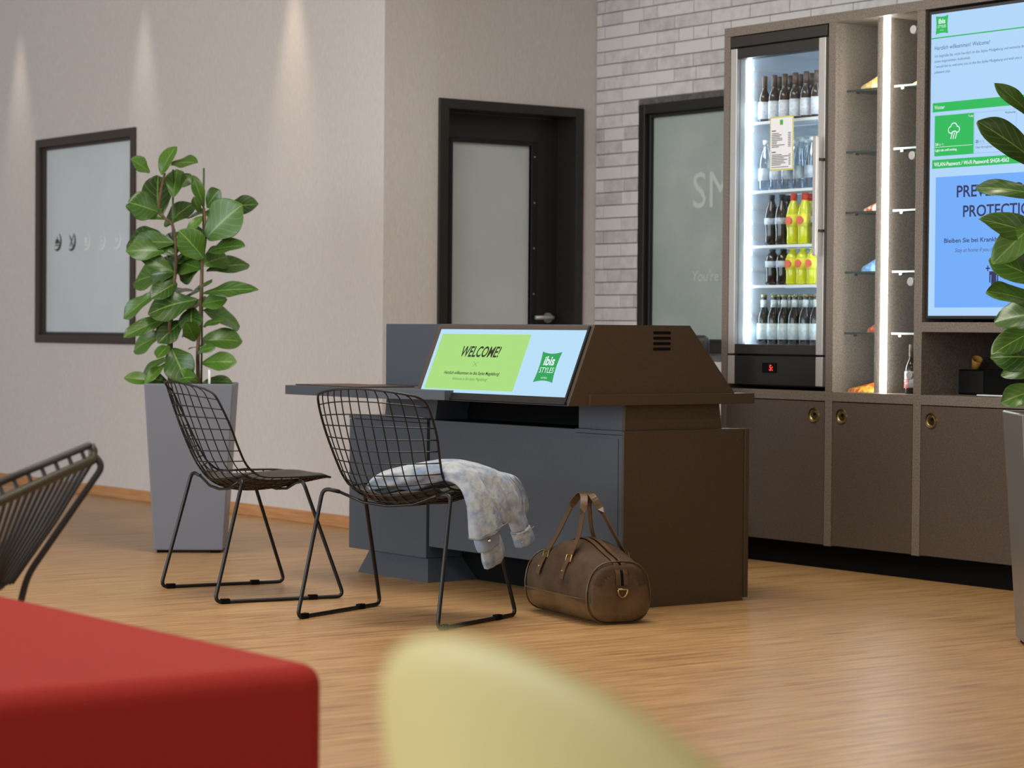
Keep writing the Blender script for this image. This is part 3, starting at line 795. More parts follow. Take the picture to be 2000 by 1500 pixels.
for dx, dz, r in ((-0.017, 0.0, 0.015), (0.0, 0.010, 0.019), (0.018, 0.001, 0.014)):
    cl.disc_y(-6.706+dx, 1.812+dz, r, YS-0.0008, YS-0.0004, 18)
cl.build('graphic', E_white, scr, og)
cl = MB()
for dx, dz, r in ((-0.017, 0.0, 0.011), (0.0, 0.010, 0.015), (0.018, 0.001, 0.010)):
    cl.disc_y(-6.706+dx, 1.812+dz, r, YS-0.0012, YS-0.0008, 18)
cl.build('graphic', E_green, scr, og)
for dx in (-0.012, 0.0, 0.012):
    MB().prism([(-6.706+dx-0.002+0.004, 1.800), (-6.706+dx+0.002+0.004, 1.800), (-6.706+dx+0.002-0.004, 1.776), (-6.706+dx-0.002-0.004, 1.776)], 'y', YS-0.0016, YS-0.0012).build('graphic', E_white, scr, og)
stext('24', -6.806, 1.753, 0.011, E_white, bold=0.0004); stext('/16 °C', -6.790, 1.753, 0.008, E_white)
sbox(-6.806, -6.606, 1.7465, 1.748, E_white, 2)
stext('Light rain until evening.', -6.806, 1.730, 0.0095, E_white, 0.117, bold=0.0003)
stext('25', -6.590, 1.753, 0.011, E_navy, bold=0.0004); stext('/15 °C', -6.574, 1.753, 0.008, E_ink)
sbox(-6.590, -6.386, 1.7465, 1.748, E_line, 2)
stext('Clear throughout the day.', -6.591, 1.731, 0.0095, E_ink, 0.13)
sun = MB()
sun.disc_y(-6.489, 1.812, 0.014, YS-0.0006, YS-0.0002, 20)
for k in range(8):
    a = k*math.pi/4; c_, s_ = math.cos(a), math.sin(a)
    p = [(-6.489+c_*0.020-s_*0.0016, 1.812+s_*0.020+c_*0.0016), (-6.489+c_*0.030-s_*0.0016, 1.812+s_*0.030+c_*0.0016), (-6.489+c_*0.030+s_*0.0016, 1.812+s_*0.030-c_*0.0016), (-6.489+c_*0.020+s_*0.0016, 1.812+s_*0.020-c_*0.0016)]
    sun.prism(p, 'y', YS-0.0006, YS-0.0002)
sun.build('graphic', E_navy, scr, og)
MB().disc_y(-6.489, 1.812, 0.0105, YS-0.001, YS-0.0006, 20).build('graphic', E_bg, scr, og)
sbox(-6.822, TX1-0.012, 1.662, 1.697, E_green)
stext('WLAN-Passwort / Wi-Fi Password: SHGR-4562', -6.811, 1.671, 0.0155, E_white, 0.397, bold=0.0004)
sbox(-6.801, -6.19, 1.105, 1.627, E_blue)
for k, (m_, dx, dz) in enumerate(((E_navy, 0.004, -0.004), (E_white, -0.001, 0.001), (E_navy, 0, 0))):
    if m_ is E_white: continue
    if k == 0:
        stext('PREVENTION', -6.690, 1.543, 0.046, E_navy, 0.40, bold=0.001, shear=0.0)
        stext('PROTECTION', -6.655, 1.464, 0.045, E_navy, 0.40, bold=0.001)
for s in (-1, 1):
    MB().prism([(-6.486-0.018, 1.423-s*0.011-0.0008), (-6.486-0.018, 1.423-s*0.011+0.0008), (-6.486+0.018, 1.423+s*0.011+0.0008), (-6.486+0.018, 1.423+s*0.011-0.0008)], 'y', YS-0.0012, YS-0.0008).build('graphic', E_ink, scr, og)
stext('Bleiben Sie bei Krankheitsanzeichen', -6.753, 1.363, 0.0175, E_navy, 0.45, bold=0.0003)
stext('Stay at home if you have symptoms', -6.694, 1.325, 0.0155, E_ink, 0.335, shear=0.2)
man = MB()
man.disc_y(-6.487, 1.258, 0.009, YS-0.0012, YS-0.0006, 16)
for (a, bb, c, d) in ((-0.023, 0.023, 1.232, 1.246), (-0.023, -0.017, 1.202, 1.232), (0.017, 0.023, 1.202, 1.232), (-0.013, 0.013, 1.198, 1.232), (-0.012, -0.003, 1.150, 1.198), (0.003, 0.012, 1.150, 1.198)):
    man.box(-6.486+a, -6.486+bb, YS-0.0012, YS-0.0006, c, d)
man.box(-6.528, -6.506, YS-0.0012, YS-0.0006, 1.2555, 1.2605).box(-6.5195, -6.5145, YS-0.0012, YS-0.0006, 1.247, 1.269)
man.build('graphic', E_navy, scr, og)
th = MB().box(-6.4545, -6.4485, YS-0.0012, YS-0.0006, 1.238, 1.276); th.disc_y(-6.4515, 1.233, 0.006, YS-0.0012, YS-0.0006, 14)
th.build('graphic', E_ink, scr, og)

# ---- black holders in the open cubby
bx = tag(MB().box(-6.93, -6.72, 7.33, 7.50, 0.753, 0.855).box(-6.72, -6.70, 7.33, 7.5, 0.753, 0.80).build('storage_box', M_deep, bevel=0.004), 'matte black storage box in the open cubby below the screen', 'box')
MB().box(-6.925, -6.725, 7.3285, 7.33, 0.76, 0.85).build('front_panel', M_black, bx)
b2 = tag(MB().box(-6.66, -6.44, 7.26, 7.46, 0.758, 0.86).build('serving_box', M_deep, bevel=0.004), 'black serving box on a white tray in the open cubby', 'box')
tag(MB().prism([(-6.68+0.27*u, 7.24) for u in (0, 1)] + [(-6.41, 7.48), (-6.68, 7.48)], 'z', 0.7525, 0.7575).build('serving_tray', M_white, bevel=0.002), 'thin white tray under the black serving box', 'tray')
for (x, y, z, lab) in ((-6.83, 7.40, 0.875, 'tan paper cup leaning over the matte black storage box'), (-6.60, 7.36, 0.880, 'tan paper cup leaning over the black serving box')):
    m = MB().lathe([(0.016, -0.03), (0.022, 0.025), (0.0205, 0.025), (0.015, -0.027)], 14)
    o = tag(m.build('paper_cup', mat('tan_paper', rgb(196, 146, 62), 0.6), smooth=True), lab, 'cup')
    o.location = (x, y, z+0.004); o.rotation_euler = (0.35, 0.6, 0)
# ================================================================== reception kiosk
kx = thing('reception_kiosk', 'dark grey reception kiosk with sloping screen hood and brown end panels', 'kiosk', (-7.6, 5.75, 0))
og = kx.location
# left pedestal with flared plinth
MB().box(-8.535, -7.963, 5.45, 6.03, 0.084, 0.625).build('pedestal', M_kiosk, kx, og, bevel=0.002)
MB().box(-8.537, -7.961, 5.448, 6.03, 0.627, 0.641).build('pedestal_cap', M_kiosk, kx, og, bevel=0.002)
pl = MB().add([(-8.385, 5.455, 0.083), (-7.955, 5.455, 0.083), (-7.955, 6.0, 0.083), (-8.385, 6.0, 0.083), (-8.355, 5.380, 0), (-7.845, 5.380, 0), (-7.845, 6.0, 0), (-8.355, 6.0, 0)],
              [(0, 1, 2, 3), (7, 6, 5, 4), (0, 4, 5, 1), (1, 5, 6, 2), (2, 6, 7, 3), (3, 7, 4, 0)])
pl.build('flared_plinth', M_kiosk, kx, og)
# front panel between the pedestals, dark toe recess
MB().box(-7.950, -6.999, 5.456, 5.476, 0.132, 0.639).build('front_panel', M_kiosk, kx, og, bevel=0.002)
MB().box(-7.955, -6.99, 5.62, 6.0, 0.0, 0.132).build('toe_recess', M_deep, kx, og)
MB().box(-7.958, -6.999, 5.50, 6.0, 0.133, 0.636).build('inner_carcass', M_deep, kx, og)
# right pedestal: grey front, brown end
MB().box(-6.995, -6.724, 5.452, 6.02, 0.0, 0.625).build('pedestal', M_kiosk, kx, og)
MB().box(-6.985, -6.745, 5.4495, 5.452, 0.14, 0.612).build('access_panel', M_kiosk, kx, og)
MB().box(-6.997, -6.724, 5.450, 6.02, 0.627, 0.641).build('pedestal_cap', M_kiosk, kx, og)
MB().box(-6.7235, -6.712, 5.450, 6.025, 0.0, 0.641).build('end_panel', M_kiosk_end, kx, og, bevel=0.001)
MB().box(-6.74, -6.706, 6.027, 6.046, 0.012, 0.641).build('rear_panel', M_kiosk_end, kx, og, bevel=0.001)
# necks
nk = [(5.465, 0.642), (5.465, 0.734), (5.912, 0.734), (5.925, 0.642)]
MB().prism(nk, 'x', -6.995, -6.742).build('neck', M_kiosk, kx, og)
MB().prism(nk, 'x', -6.7415, -6.725).build('neck_end', M_kiosk_end, kx, og)
MB().prism([(-8.29, 0.642), (-7.925, 0.642), (-7.905, 0.734), (-8.275, 0.734)], 'y', 5.465, 5.92).build('neck', M_kiosk, kx, og)
MB().box(-7.92, -6.999, 5.62, 5.9, 0.642, 0.734).build('neck_recess', M_deep, kx, og)
# counter slab
slab = [(-8.36, 5.03), (-7.74, 5.03), (-7.43, 5.165), (-7.43, 5.287), (-6.716, 5.287), (-6.716, 6.062), (-8.36, 6.062)]
MB().prism(slab, 'z', 0.7355, 0.772).build('counter_slab', M_kiosk, kx, og, bevel=0.001)
MB().box(-6.7155, -6.700, 5.285, 6.064, 0.7345, 0.773).build('counter_edge', M_kiosk_end, kx, og, bevel=0.001)
# hood
hood = [(5.196, 0.734), (5.314, 1.022), (5.755, 1.022), (5.976, 0.773), (5.30, 0.773), (5.282, 0.734)]
MB().prism(hood, 'x', -7.672, -6.724).build('hood', M_kiosk, kx, og)
MB().prism(hood, 'x', -6.7235, -6.712).build('hood_end', M_kiosk_end, kx, og)
MB().prism([(5.45, 0.773), (5.45, 1.022), (5.755, 1.022), (5.976, 0.773)], 'x', -8.262, -7.673).build('hood_wing', M_kiosk, kx, og, bevel=0.001)
for zz in (0.995, 0.9755, 0.956, 0.9365):
    pts = []
    for k in range(16):
        a = 2*math.pi*k/16
        pts.append((5.622 + (0.036 if math.cos(a) > 0 else -0.036) + 0.0055*math.cos(a), zz+0.0055*math.sin(a)))
    MB().prism(pts, 'x', -6.7125, -6.7112).build('vent_slot', M_deep, kx, og)
# sloping screen on the hood
up = Vector((0, 0.118, 0.288)).normalized(); nrm = Vector((0, -up.z, up.y)); base = Vector((0, 5.196, 0.734))
ang = math.atan2(up.z, up.y)
def hp(x, v, d):           # x along hood, v metres up the slope, d metres out of it
    q = base+up*v+nrm*d
    return (x, q.y, q.z)
def hslab(x0, x1, v0, v1, d0, d1):
    return MB().add([hp(x0, v0, d0), hp(x1, v0, d0), hp(x1, v1, d0), hp(x0, v1, d0), hp(x0, v0, d1), hp(x1, v0, d1), hp(x1, v1, d1), hp(x0, v1, d1)],
                    [(0, 3, 2, 1), (4, 5, 6, 7), (0, 1, 5, 4), (1, 2, 6, 5), (2, 3, 7, 6), (3, 0, 4, 7)])
SX0, SX1, V0, V1 = -7.650, -6.738, 0.030, 0.288
E_kbg = emat('kiosk_screen_blue', rgb(186, 228, 255)); E_lime = emat('kiosk_lime', rgb(172, 226, 128)); E_kgreen = emat('kiosk_green', rgb(16, 164, 84)); E_black = emat('kiosk_ink', rgb(18, 34, 18)); E_grey = emat('kiosk_grey_ink', rgb(96, 130, 84))
ks = hslab(SX0, SX1, V0, V1, 0.001, 0.004).build('screen', E_kbg, kx, og)
M_bez = mat('bezel_brown', rgb(74, 60, 48), 0.4)
for (a, bb, c, d, mt) in ((SX0-0.018, SX0, V0-0.018, V1+0.016, M_bez), (SX1, SX1+0.010, V0-0.018, V1+0.016, M_black), (SX0, SX1, V1, V1+0.016, M_bez), (SX0, SX1, V0-0.018, V0, M_black)):
    hslab(a, bb, c, d, 0.0005, 0.008).build('bezel', mt, kx, og, bevel=0.001)
hslab(SX0-0.022, SX1+0.014, 0.002, 0.011, 0.0005, 0.012).build('screen_ledge', M_black, kx, og)
W, Hh = SX1-SX0, V1-V0
def ku(u): return SX0+u*W
def kv(v): return V1-v*Hh
hslab(ku(0.022), ku(0.645), kv(0.945), kv(0.075), 0.004, 0.0044).build('graphic', E_lime, ks, og)
def ktext(body, u, v, h, m, w=None, shear=0, bold=0, d=0.0048):
    q = hp(ku(u), kv(v), d)
    return text_mesh('lettering', body, h/0.70, m, ks, q, rot=(ang, 0, 0), align='CENTER', shear=shear, bold=bold, width=w, org=og)
ktext('WELCOME!', 0.335, 0.43, 0.042, E_black, 0.245, 0.25, 0.0012)
ktext('Herzlich willkommen im ibis Styles Magdeburg!', 0.325, 0.71, 0.0125, E_black, 0.355, 0.0, 0.0003)
ktext('Welcome to ibis Styles Magdeburg!', 0.325, 0.80, 0.0115, E_grey, 0.225, 0.25)
for s in (-1, 1):
    c = (ku(0.330), kv(0.545)); dx, dv, t = 0.014, 0.010, 0.0009
    MB().add([hp(c[0]-dx, c[1]-s*dv-t, 0.0046), hp(c[0]-dx, c[1]-s*dv+t, 0.0046), hp(c[0]+dx, c[1]+s*dv+t, 0.0046), hp(c[0]+dx, c[1]+s*dv-t, 0.0046)], [(0, 1, 2, 3)]).build('graphic', E_grey, ks, og)
# pillow shaped logo
pts = []
cs = [(-1, -1), (1, -1), (1, 1), (-1, 1)]
lc = (ku(0.822), kv(0.56)); hw, hh_ = 0.058, 0.060
for i in range(4):
    a, bb = cs[i], cs[(i+1) % 4]
    for t in range(10):
        u = t/10; x = a[0]+(bb[0]-a[0])*u; v = a[1]+(bb[1]-a[1])*u; s = 1-0.13*4*u*(1-u)
        if a[0] == bb[0]: x *= s
        else: v *= s
        pts.append((lc[0]+x*hw, lc[1]+v*hh_))
MB().add([hp(p[0], p[1], 0.0044) for p in pts], [tuple(range(len(pts)))]).build('logo', E_kgreen, ks, og)
ktext('ibis', 0.822, 0.53, 0.034, E_white, 0.062, 0.05, 0.0012)
ktext('STYLES', 0.822, 0.645, 0.021, E_white, 0.084, 0.05)
ktext('HOTELS', 0.822, 0.735, 0.007, E_white, 0.034, 0.0)
# thin folder on the counter wing
tag(MB().box(-8.33, -7.86, 5.06, 5.32, 0.7725, 0.777).build('folder', mat('brown_cover', rgb(70, 50, 38), 0.5), bevel=0.001), 'thin dark brown folder lying on the kiosk counter wing', 'folder')

# office chair behind the kiosk
oc = thing('office_chair', 'black office chair behind the reception kiosk', 'chair', (-8.03, 6.62, 0), math.radians(205))
MB().lathe([(0.02, 0.06), (0.025, 0.06), (0.025, 0.40), (0.02, 0.40)], 12).build('gas_column', M_black, oc, smooth=True)
for k in range(5):
    a = 2*math.pi*k/5
    MB().tube([(0, 0, 0.08), (0.26*math.cos(a), 0.26*math.sin(a), 0.05)], 0.016, 8).build('base_arm', M_black, oc)
    MB().lathe([(0.001, 0.0), (0.022, 0.006), (0.026, 0.024), (0.022, 0.042), (0.001, 0.048)], 10, (0.27*math.cos(a), 0.27*math.sin(a), 0)).build('castor', M_deep, oc, smooth=True)
MB().box(-0.23, 0.23, -0.22, 0.22, 0.42, 0.48).build('seat', M_black, oc, bevel=0.03, seg=3)
MB().box(-0.20, 0.20, -0.27, -0.22, 0.56, 0.985).build('backrest', M_black, oc, bevel=0.024, seg=3)
MB().tube([(0, -0.15, 0.42), (0, -0.26, 0.45), (0, -0.262, 0.60)], 0.018, 8).build('back_support', M_black, oc)

# ================================================================== wire chairs
ROWS = [(-0.325, 0.800, 0.195, 0.060, -0.022), (-0.318, 0.780, 0.218, 0.082, -0.022), (-0.300, 0.72, 0.226, 0.092, -0.012), (-0.272, 0.64, 0.226, 0.098, 0.0), (-0.240, 0.56, 0.216, 0.100, 0.004),
        (-0.205, 0.49, 0.208, 0.098, 0.012), (-0.155, 0.428, 0.208, 0.085, 0.038), (-0.085, 0.398, 0.220, 0.05, 0.056), (0.0, 0.392, 0.236, 0.02, 0.060), (0.10, 0.402, 0.244, 0.0, 0.05), (0.20, 0.422, 0.234, -0.02, 0.030), (0.262, 0.434, 0.205, -0.04, 0.014), (0.28, 0.437, 0.165, -0.03, 0.006)]
def cr1(a, b_, c, d, t):
    return 0.5*((2*b_)+(c-a)*t+(2*a-5*b_+4*c-d)*t*t+(3*b_-a-3*c+d)*t**3)
def row_at(s):
    s = max(0.0, min(s, len(ROWS)-1.0001)); i = int(s); t = s-i
    R = ROWS
    q = [R[max(i-1, 0)], R[i], R[i+1], R[min(i+2, len(R)-1)]]
    return [cr1(q[0][k], q[1][k], q[2][k], q[3][k], t) for k in range(5)]
def shell(s, u, lift=0.0):
    yc, zc, hw, fc, uc = row_at(s)
    return Vector((u*hw, yc+fc*u*u, zc+uc*u*u+lift))
def wire_chair(label, loc, rz):
    t = thing('wire_chair', label, 'chair', loc, rz)
    NS = len(ROWS)-1
    rim = [shell(0, u) for u in [k/10 for k in range(-10, 10)]] + [shell(s*NS/40, 1) for s in range(40)] + [shell(NS, u) for u in [k/10 for k in range(10, -10, -1)]] + [shell(NS-s*NS/40, -1) for s in range(40)]
    MB().tube(rim, 0.0042, 6, closed=True).build('rim_wire', M_wire, t, smooth=True)
    g = MB()
    for k in range(1, 12):
        u = -1+2*k/12
        g.tube([shell(s*NS/36, u) for s in range(37)], 0.0023, 5)
    # cross wires at about even spacing along the profile
    L = [0.0]; prev = shell(0, 0)
    for i in range(1, 241):
        p = shell(NS*i/240, 0); L.append(L[-1]+(p-prev).length); prev = p
    nrow = int(L[-1]/0.043)
    for k in range(1, nrow):
        tgt = L[-1]*k/nrow
        i = min(range(241), key=lambda q: abs(L[q]-tgt))
        g.tube([shell(NS*i/240, u/8) for u in range(-8, 9)], 0.0023, 5)
    g.build('wire_grid', M_wire, t, smooth=True)
    for s in (-1, 1):
        fp = fillet([(s*0.20, -0.13, 0.437), (s*0.262, -0.14, 0.448), (s*0.285, -0.255, 0.0075), (s*0.285, 0.255, 0.0075), (s*0.255, 0.10, 0.440), (s*0.19, 0.10, 0.428)], 0.03, 5)
        fo = MB().tube(fp, 0.0072, 8).build('sled_leg', M_wire, t, smooth=True)
        for yy in (-0.215, 0.13):
            MB().box(s*0.285-0.010, s*0.285+0.010, yy-0.017, yy+0.017, 0.0005, 0.019).build('floor_glide', M_deep, fo, bevel=0.002)
    MB().tube([(-0.20, -0.13, 0.437), (-0.1, -0.13, 0.405), (0, -0.13, 0.397), (0.1, -0.13, 0.405), (0.20, -0.13, 0.437)], 0.0055, 6).build('seat_brace', M_wire, t, smooth=True)
    MB().tube([(-0.19, 0.10, 0.428), (-0.1, 0.10, 0.400), (0, 0.10, 0.393), (0.1, 0.10, 0.400), (0.19, 0.10, 0.428)], 0.0055, 6).build('seat_brace', M_wire, t, smooth=True)
    # seat pad
    pad = MB(); nu, ns = 10, 10
    top = [[shell(5.9+(11.2-5.9)*i/ns, -0.86+1.72*j/nu, 0.006+0.022*(1-(2*j/nu-1)**4)*(1-(2*i/ns-1)**6)) for j in range(nu+1)] for i in range(ns+1)]
    bot = [[shell(5.9+(11.2-5.9)*i/ns, -0.86+1.72*j/nu, 0.004) for j in range(nu+1)] for i in range(ns+1)]
    vs = [p for r_ in top for p in r_]+[p for r_ in bot for p in r_]
    n1 = nu+1; off = n1*(ns+1); fs = []
    for i in range(ns):
        for j in range(nu):
            a = i*n1+j
            fs.append((a, a+1, a+n1+1, a+n1)); fs.append((off+a, off+a+n1, off+a+n1+1, off+a+1))
    for j in range(nu):
        fs.append((j, off+j, off+j+1, j+1)); a = ns*n1+j; fs.append((a, a+1, off+a+1, off+a))
    for i in range(ns):
        a = i*n1; fs.append((a, a+n1, off+a+n1, off+a)); a = i*n1+nu; fs.append((a, off+a, off+a+n1, a+n1))
    pad.add(vs, fs).build('seat_pad', M_pad, t, smooth=True)
    return t
CH_L = (-7.885, 4.60, 0); CH_C = (-6.925, 4.665, 0)
RZ_L = math.atan2(-0.146, 0.989); RZ_C = math.atan2(0.389, 0.921)
wire_chair('black wire mesh chair with a dark seat pad beside the tall grey planter', CH_L, RZ_L)
wire_chair('black wire mesh chair with a denim jacket thrown over its seat', CH_C, RZ_C)

# ================================================================== denim jacket on the chair
jk = thing('denim_jacket', 'washed light blue denim jacket draped over the wire chair', 'jacket', CH_C, RZ_C)
def cloth(name, stations, material, seed, parent=jk, n=26, amp=0.010, freq=14.0, open_end=False, sub=1, folds=5):
    """stations: (centre xyz, half width vec, half thickness vec) lofted with lengthwise folds"""
    m = MB(); C_ = [Vector(s[0]) for s in stations]; A_ = [Vector(s[1]) for s in stations]; B_ = [Vector(s[2]) for s in stations]
    K = 5; rings = []
    N = (len(stations)-1)*K
    for i in range(N+1):
        s = i/K; k = min(int(s), len(stations)-2); t = s-k
        def ev(L_):
            q0, q1, q2, q3 = L_[max(k-1, 0)], L_[k], L_[k+1], L_[min(k+2, len(L_)-1)]
            return 0.5*((2*q1)+(q2-q0)*t+(2*q0-5*q1+4*q2-q3)*t*t+(3*q1-q0-3*q2+q3)*t**3)
        c, a, b_ = ev(C_), ev(A_), ev(B_)
        ring = []
        for j in range(n):
            th = 2*math.pi*j/n
            ct, st_ = math.cos(th), math.sin(th)
            p = c + a*(abs(ct)**0.8*(1 if ct > 0 else -1)) + b_*(abs(st_)**0.8*(1 if st_ > 0 else -1))
            out = (p-c).normalized() if (p-c).length > 1e-6 else Vector((0, 0, 1))
            d = noise.noise(p*freq+Vector((seed*3.1, seed, 0)))*amp + 0.5*amp*math.sin(folds*th+seed+2.0*s)
            ring.append(p+out*d)
        rings.append(ring)
    o = 0
    for r_ in rings: m.v += [tuple(q) for q in r_]
    for i in range(N):
        for j in range(n):
            m.f.append((i*n+j, i*n+(j+1) % n, (i+1)*n+(j+1) % n, (i+1)*n+j))
    m.f.append(tuple(range(n))[::-1])
    if not open_end: m.f.append(tuple(N*n+j for j in range(n)))
    ob = m.build(name, material, parent, smooth=True, subsurf=sub)
    if open_end:
        md = ob.modifiers.new('thick', 'SOLIDIFY'); md.thickness = 0.004; md.offset = -1
    return ob, rings[-1]
# crumpled body on the seat
cloth('jacket_body', [((-0.10, -0.06, 0.455), (0, 0.045, 0), (0, 0, 0.014)), ((-0.07, -0.05, 0.468), (0, 0.085, 0), (0, 0, 0.028)), ((0.02, -0.035, 0.487), (0, 0.105, 0), (0, 0, 0.045)),
      ((0.11, -0.01, 0.502), (0, 0.12, 0), (0, 0, 0.050)), ((0.19, 0.04, 0.512), (0, 0.135, 0.0), (0.0, 0, 0.036)), ((0.25, 0.06, 0.492), (0, 0.14, 0.0), (0.022, 0, 0.022)), ((0.283, 0.06, 0.44), (0, 0.13, 0), (0.022, 0, 0.006)),
      ((0.300, 0.07, 0.38), (0, 0.11, 0), (0.02, 0, 0)), ((0.306, 0.08, 0.335), (0, 0.085, 0), (0.016, 0, 0))], M_denim, 1, amp=0.015, folds=8)
slv, end = cloth('sleeve', [((0.20, -0.06, 0.515), (0, 0.05, 0), (0, 0, 0.028)), ((0.262, -0.055, 0.50), (0, 0.052, 0.0), (0.02, 0, 0.02)), ((0.300, -0.045, 0.45), (0, 0.056, 0), (0.026, 0, 0.004)), ((0.317, -0.03, 0.385), (0, 0.066, 0.01), (0.034, 0, 0)), ((0.324, -0.01, 0.318), (0, 0.076, 0.022), (0.038, 0, 0))], M_denim, 2, open_end=True, amp=0.009, folds=6)
cloth('sleeve_lining', [((0.320, -0.013, 0.345), (0, 0.064, 0.016), (0.028, 0, 0)), ((0.322, -0.002, 0.30), (0, 0.062, 0.02), (0.028, 0, 0)), ((0.322, 0.012, 0.262), (0, 0.05, 0.018), (0.024, 0, 0))], M_denim_in, 5, amp=0.005)
cloth('collar_fold', [((0.312, 0.02, 0.33), (0, 0.05, 0), (0.02, 0, 0)), ((0.316, 0.035, 0.27), (0, 0.055, 0), (0.022, 0, 0)), ((0.316, 0.045, 0.225), (0, 0.058, 0.01), (0.022, 0, 0)), ((0.314, 0.05, 0.195), (0, 0.046, 0.012), (0.016, 0, 0))], M_denim, 7, amp=0.008, folds=7)
slv2, end2 = cloth('sleeve', [((0.21, 0.12, 0.505), (0, 0.055, 0), (0, 0, 0.022)), ((0.268, 0.15, 0.485), (0, 0.052, 0), (0.018, 0, 0.014)), ((0.298, 0.175, 0.43), (0, 0.048, 0), (0.024, 0, 0)), ((0.31, 0.20, 0.365), (0, 0.044, 0.004), (0.026, 0, 0)), ((0.318, 0.225, 0.305), (0, 0.040, 0.01), (0.024, 0, 0))], M_denim, 3, amp=0.006)
fp, endp = cloth('front_placket', [((0.235, 0.165, 0.500), (0, 0.04, 0), (0, 0, 0.016)), ((0.282, 0.215, 0.478), (0, 0.042, 0), (0.014, 0, 0.01)), ((0.300, 0.245, 0.42), (0, 0.040, 0), (0.016, 0, 0)), ((0.306, 0.252, 0.365), (0, 0.036, 0), (0.014, 0, 0)), ((0.308, 0.250, 0.33), (0, 0.026, 0), (0.010, 0, 0))], M_denim, 12, amp=0.007, folds=5)
for yy in (0.262, 0.232):
    MB().tube(smooth_path([(0.296, yy-0.045, 0.492), (0.316, yy-0.012, 0.45), (0.322, yy, 0.40), (0.322, yy+0.002, 0.35)], 4), 0.0013, 5).build('seam', M_denim_seam, jk)
cf, _ = cloth('cuff', [((0.318, 0.224, 0.312), (0, 0.044, 0.014), (0.028, 0, 0)), ((0.321, 0.238, 0.285), (0, 0.045, 0.016), (0.029, 0, 0)), ((0.323, 0.250, 0.258), (0, 0.044, 0.016), (0.028, 0, 0))], M_denim, 9, amp=0.002, folds=2)
for ring_, nm in ((end, 'hem'), (end2, 'hem')):
    MB().tube(ring_, 0.0022, 5, closed=True).build(nm, M_denim_seam, jk)
def stud(p, parent):
    q = MB().lathe([(0.0001, 0), (0.006, 0), (0.0065, 0.002), (0.004, 0.0035), (0.0001, 0.004)], 12)
    ob = q.build('button', M_chrome, parent, smooth=True); ob.location = p; ob.rotation_euler = (math.radians(75), 0, math.radians(20)); return ob
stud((0.336, 0.205, 0.268), cf); stud((0.350, -0.035, 0.290), slv)
for (a, b_) in (((0.345, 0.20, 0.298), (0.352, 0.262, 0.318)), ((0.352, -0.085, 0.305), (0.368, 0.055, 0.345))):
    MB().tube(smooth_path([a, ((a[0]+b_[0])/2+0.004, (a[1]+b_[1])/2, (a[2]+b_[2])/2), b_], 4), 0.0018, 5).build('seam', M_denim_seam, jk)

# ================================================================== duffel bag
bag = thing('duffel_bag', 'brown canvas and leather duffel bag standing on the floor by the kiosk', 'bag', (-6.632, 5.222, 0), math.atan2(-0.19, 0.98))
def bag_ring(s):
    # s 0..1 along length -> list of (w, z) cross section, superellipse with flat base
    e = abs(2*s-1)
    hw = 0.132*(1-0.10*e**4); ht = 0.262-0.05*e**2.2-0.012*math.sin(s*9)
    out = []
    for k in range(28):
        a = -math.pi/2+2*math.pi*k/28
        c, s_ = math.cos(a), math.sin(a)
        w_ = hw*(abs(c)**0.62)*(1 if c > 0 else -1); z_ = ht*0.5+ht*0.5*(abs(s_)**0.72)*(1 if s_ > 0 else -1)
        w_ *= 1.0-0.30*max(0, (z_/ht-0.45))**1.3
        out.append((w_, max(z_, 0.001)))
    return out
LEN = 0.52
stn = [0.0, 0.012, 0.04]+[0.1+0.08*k for k in range(11)]+[0.96, 0.988, 1.0]
scl = {0.0: 0.80, 0.012: 0.93, 0.04: 0.985, 0.96: 0.985, 0.988: 0.93, 1.0: 0.80}
body = MB(); nb = 28
for s in stn:
    k = scl.get(s, 1.0)
    ring = bag_ring(s)
    for (w_, z_) in ring:
        p = Vector(((s-0.5)*LEN, w_*k, 0.12+(z_-0.12)*k if z_ > 0.12 else 0.12-(0.12-z_)*(k if k > 0.9 else 0.9)))
        d = noise.noise(Vector((p.x*9, p.y*9, p.z*9)))*0.009*(1 if p.z > 0.03 else 0)
        body.v.append((p.x, p.y+d*(1 if p.y > 0 else -1), p.z+d*0.6 if p.z > 0.05 else p.z))
for i in range(len(stn)-1):
    for j in range(nb):
        body.f.append((i*nb+j, i*nb+(j+1) % nb, (i+1)*nb+(j+1) % nb, (i+1)*nb+j))
body.f.append(tuple(range(nb))[::-1]); body.f.append(tuple((len(stn)-1)*nb+j for j in range(nb)))
bo = body.build('bag_body', M_canvas, bag, smooth=True, subsurf=1)
bo.data.materials.append(M_leather)
for p in bo.data.polygons:
    c = p.center
    if c.z < 0.085 or (abs(c.x) > LEN*0.5-0.004 and c.z < 0.135): p.material_index = 1
def on_side(x, z, sgn, lift=0.003):
    ring = bag_ring(x/LEN+0.5)
    best = max((w_ for (w_, zz) in ring if abs(zz-z) < 0.03), default=0.12)
    ps = sorted([(zz, w_) for (w_, zz) in ring if w_ > 0]); 
    w_ = best
    for (z0, w0), (z1, w1) in zip(ps[:-1], ps[1:]):
        if z0 <= z <= z1 and z1 > z0: w_ = w0+(w1-w0)*(z-z0)/(z1-z0)
    return Vector((x, sgn*(w_+lift), z))
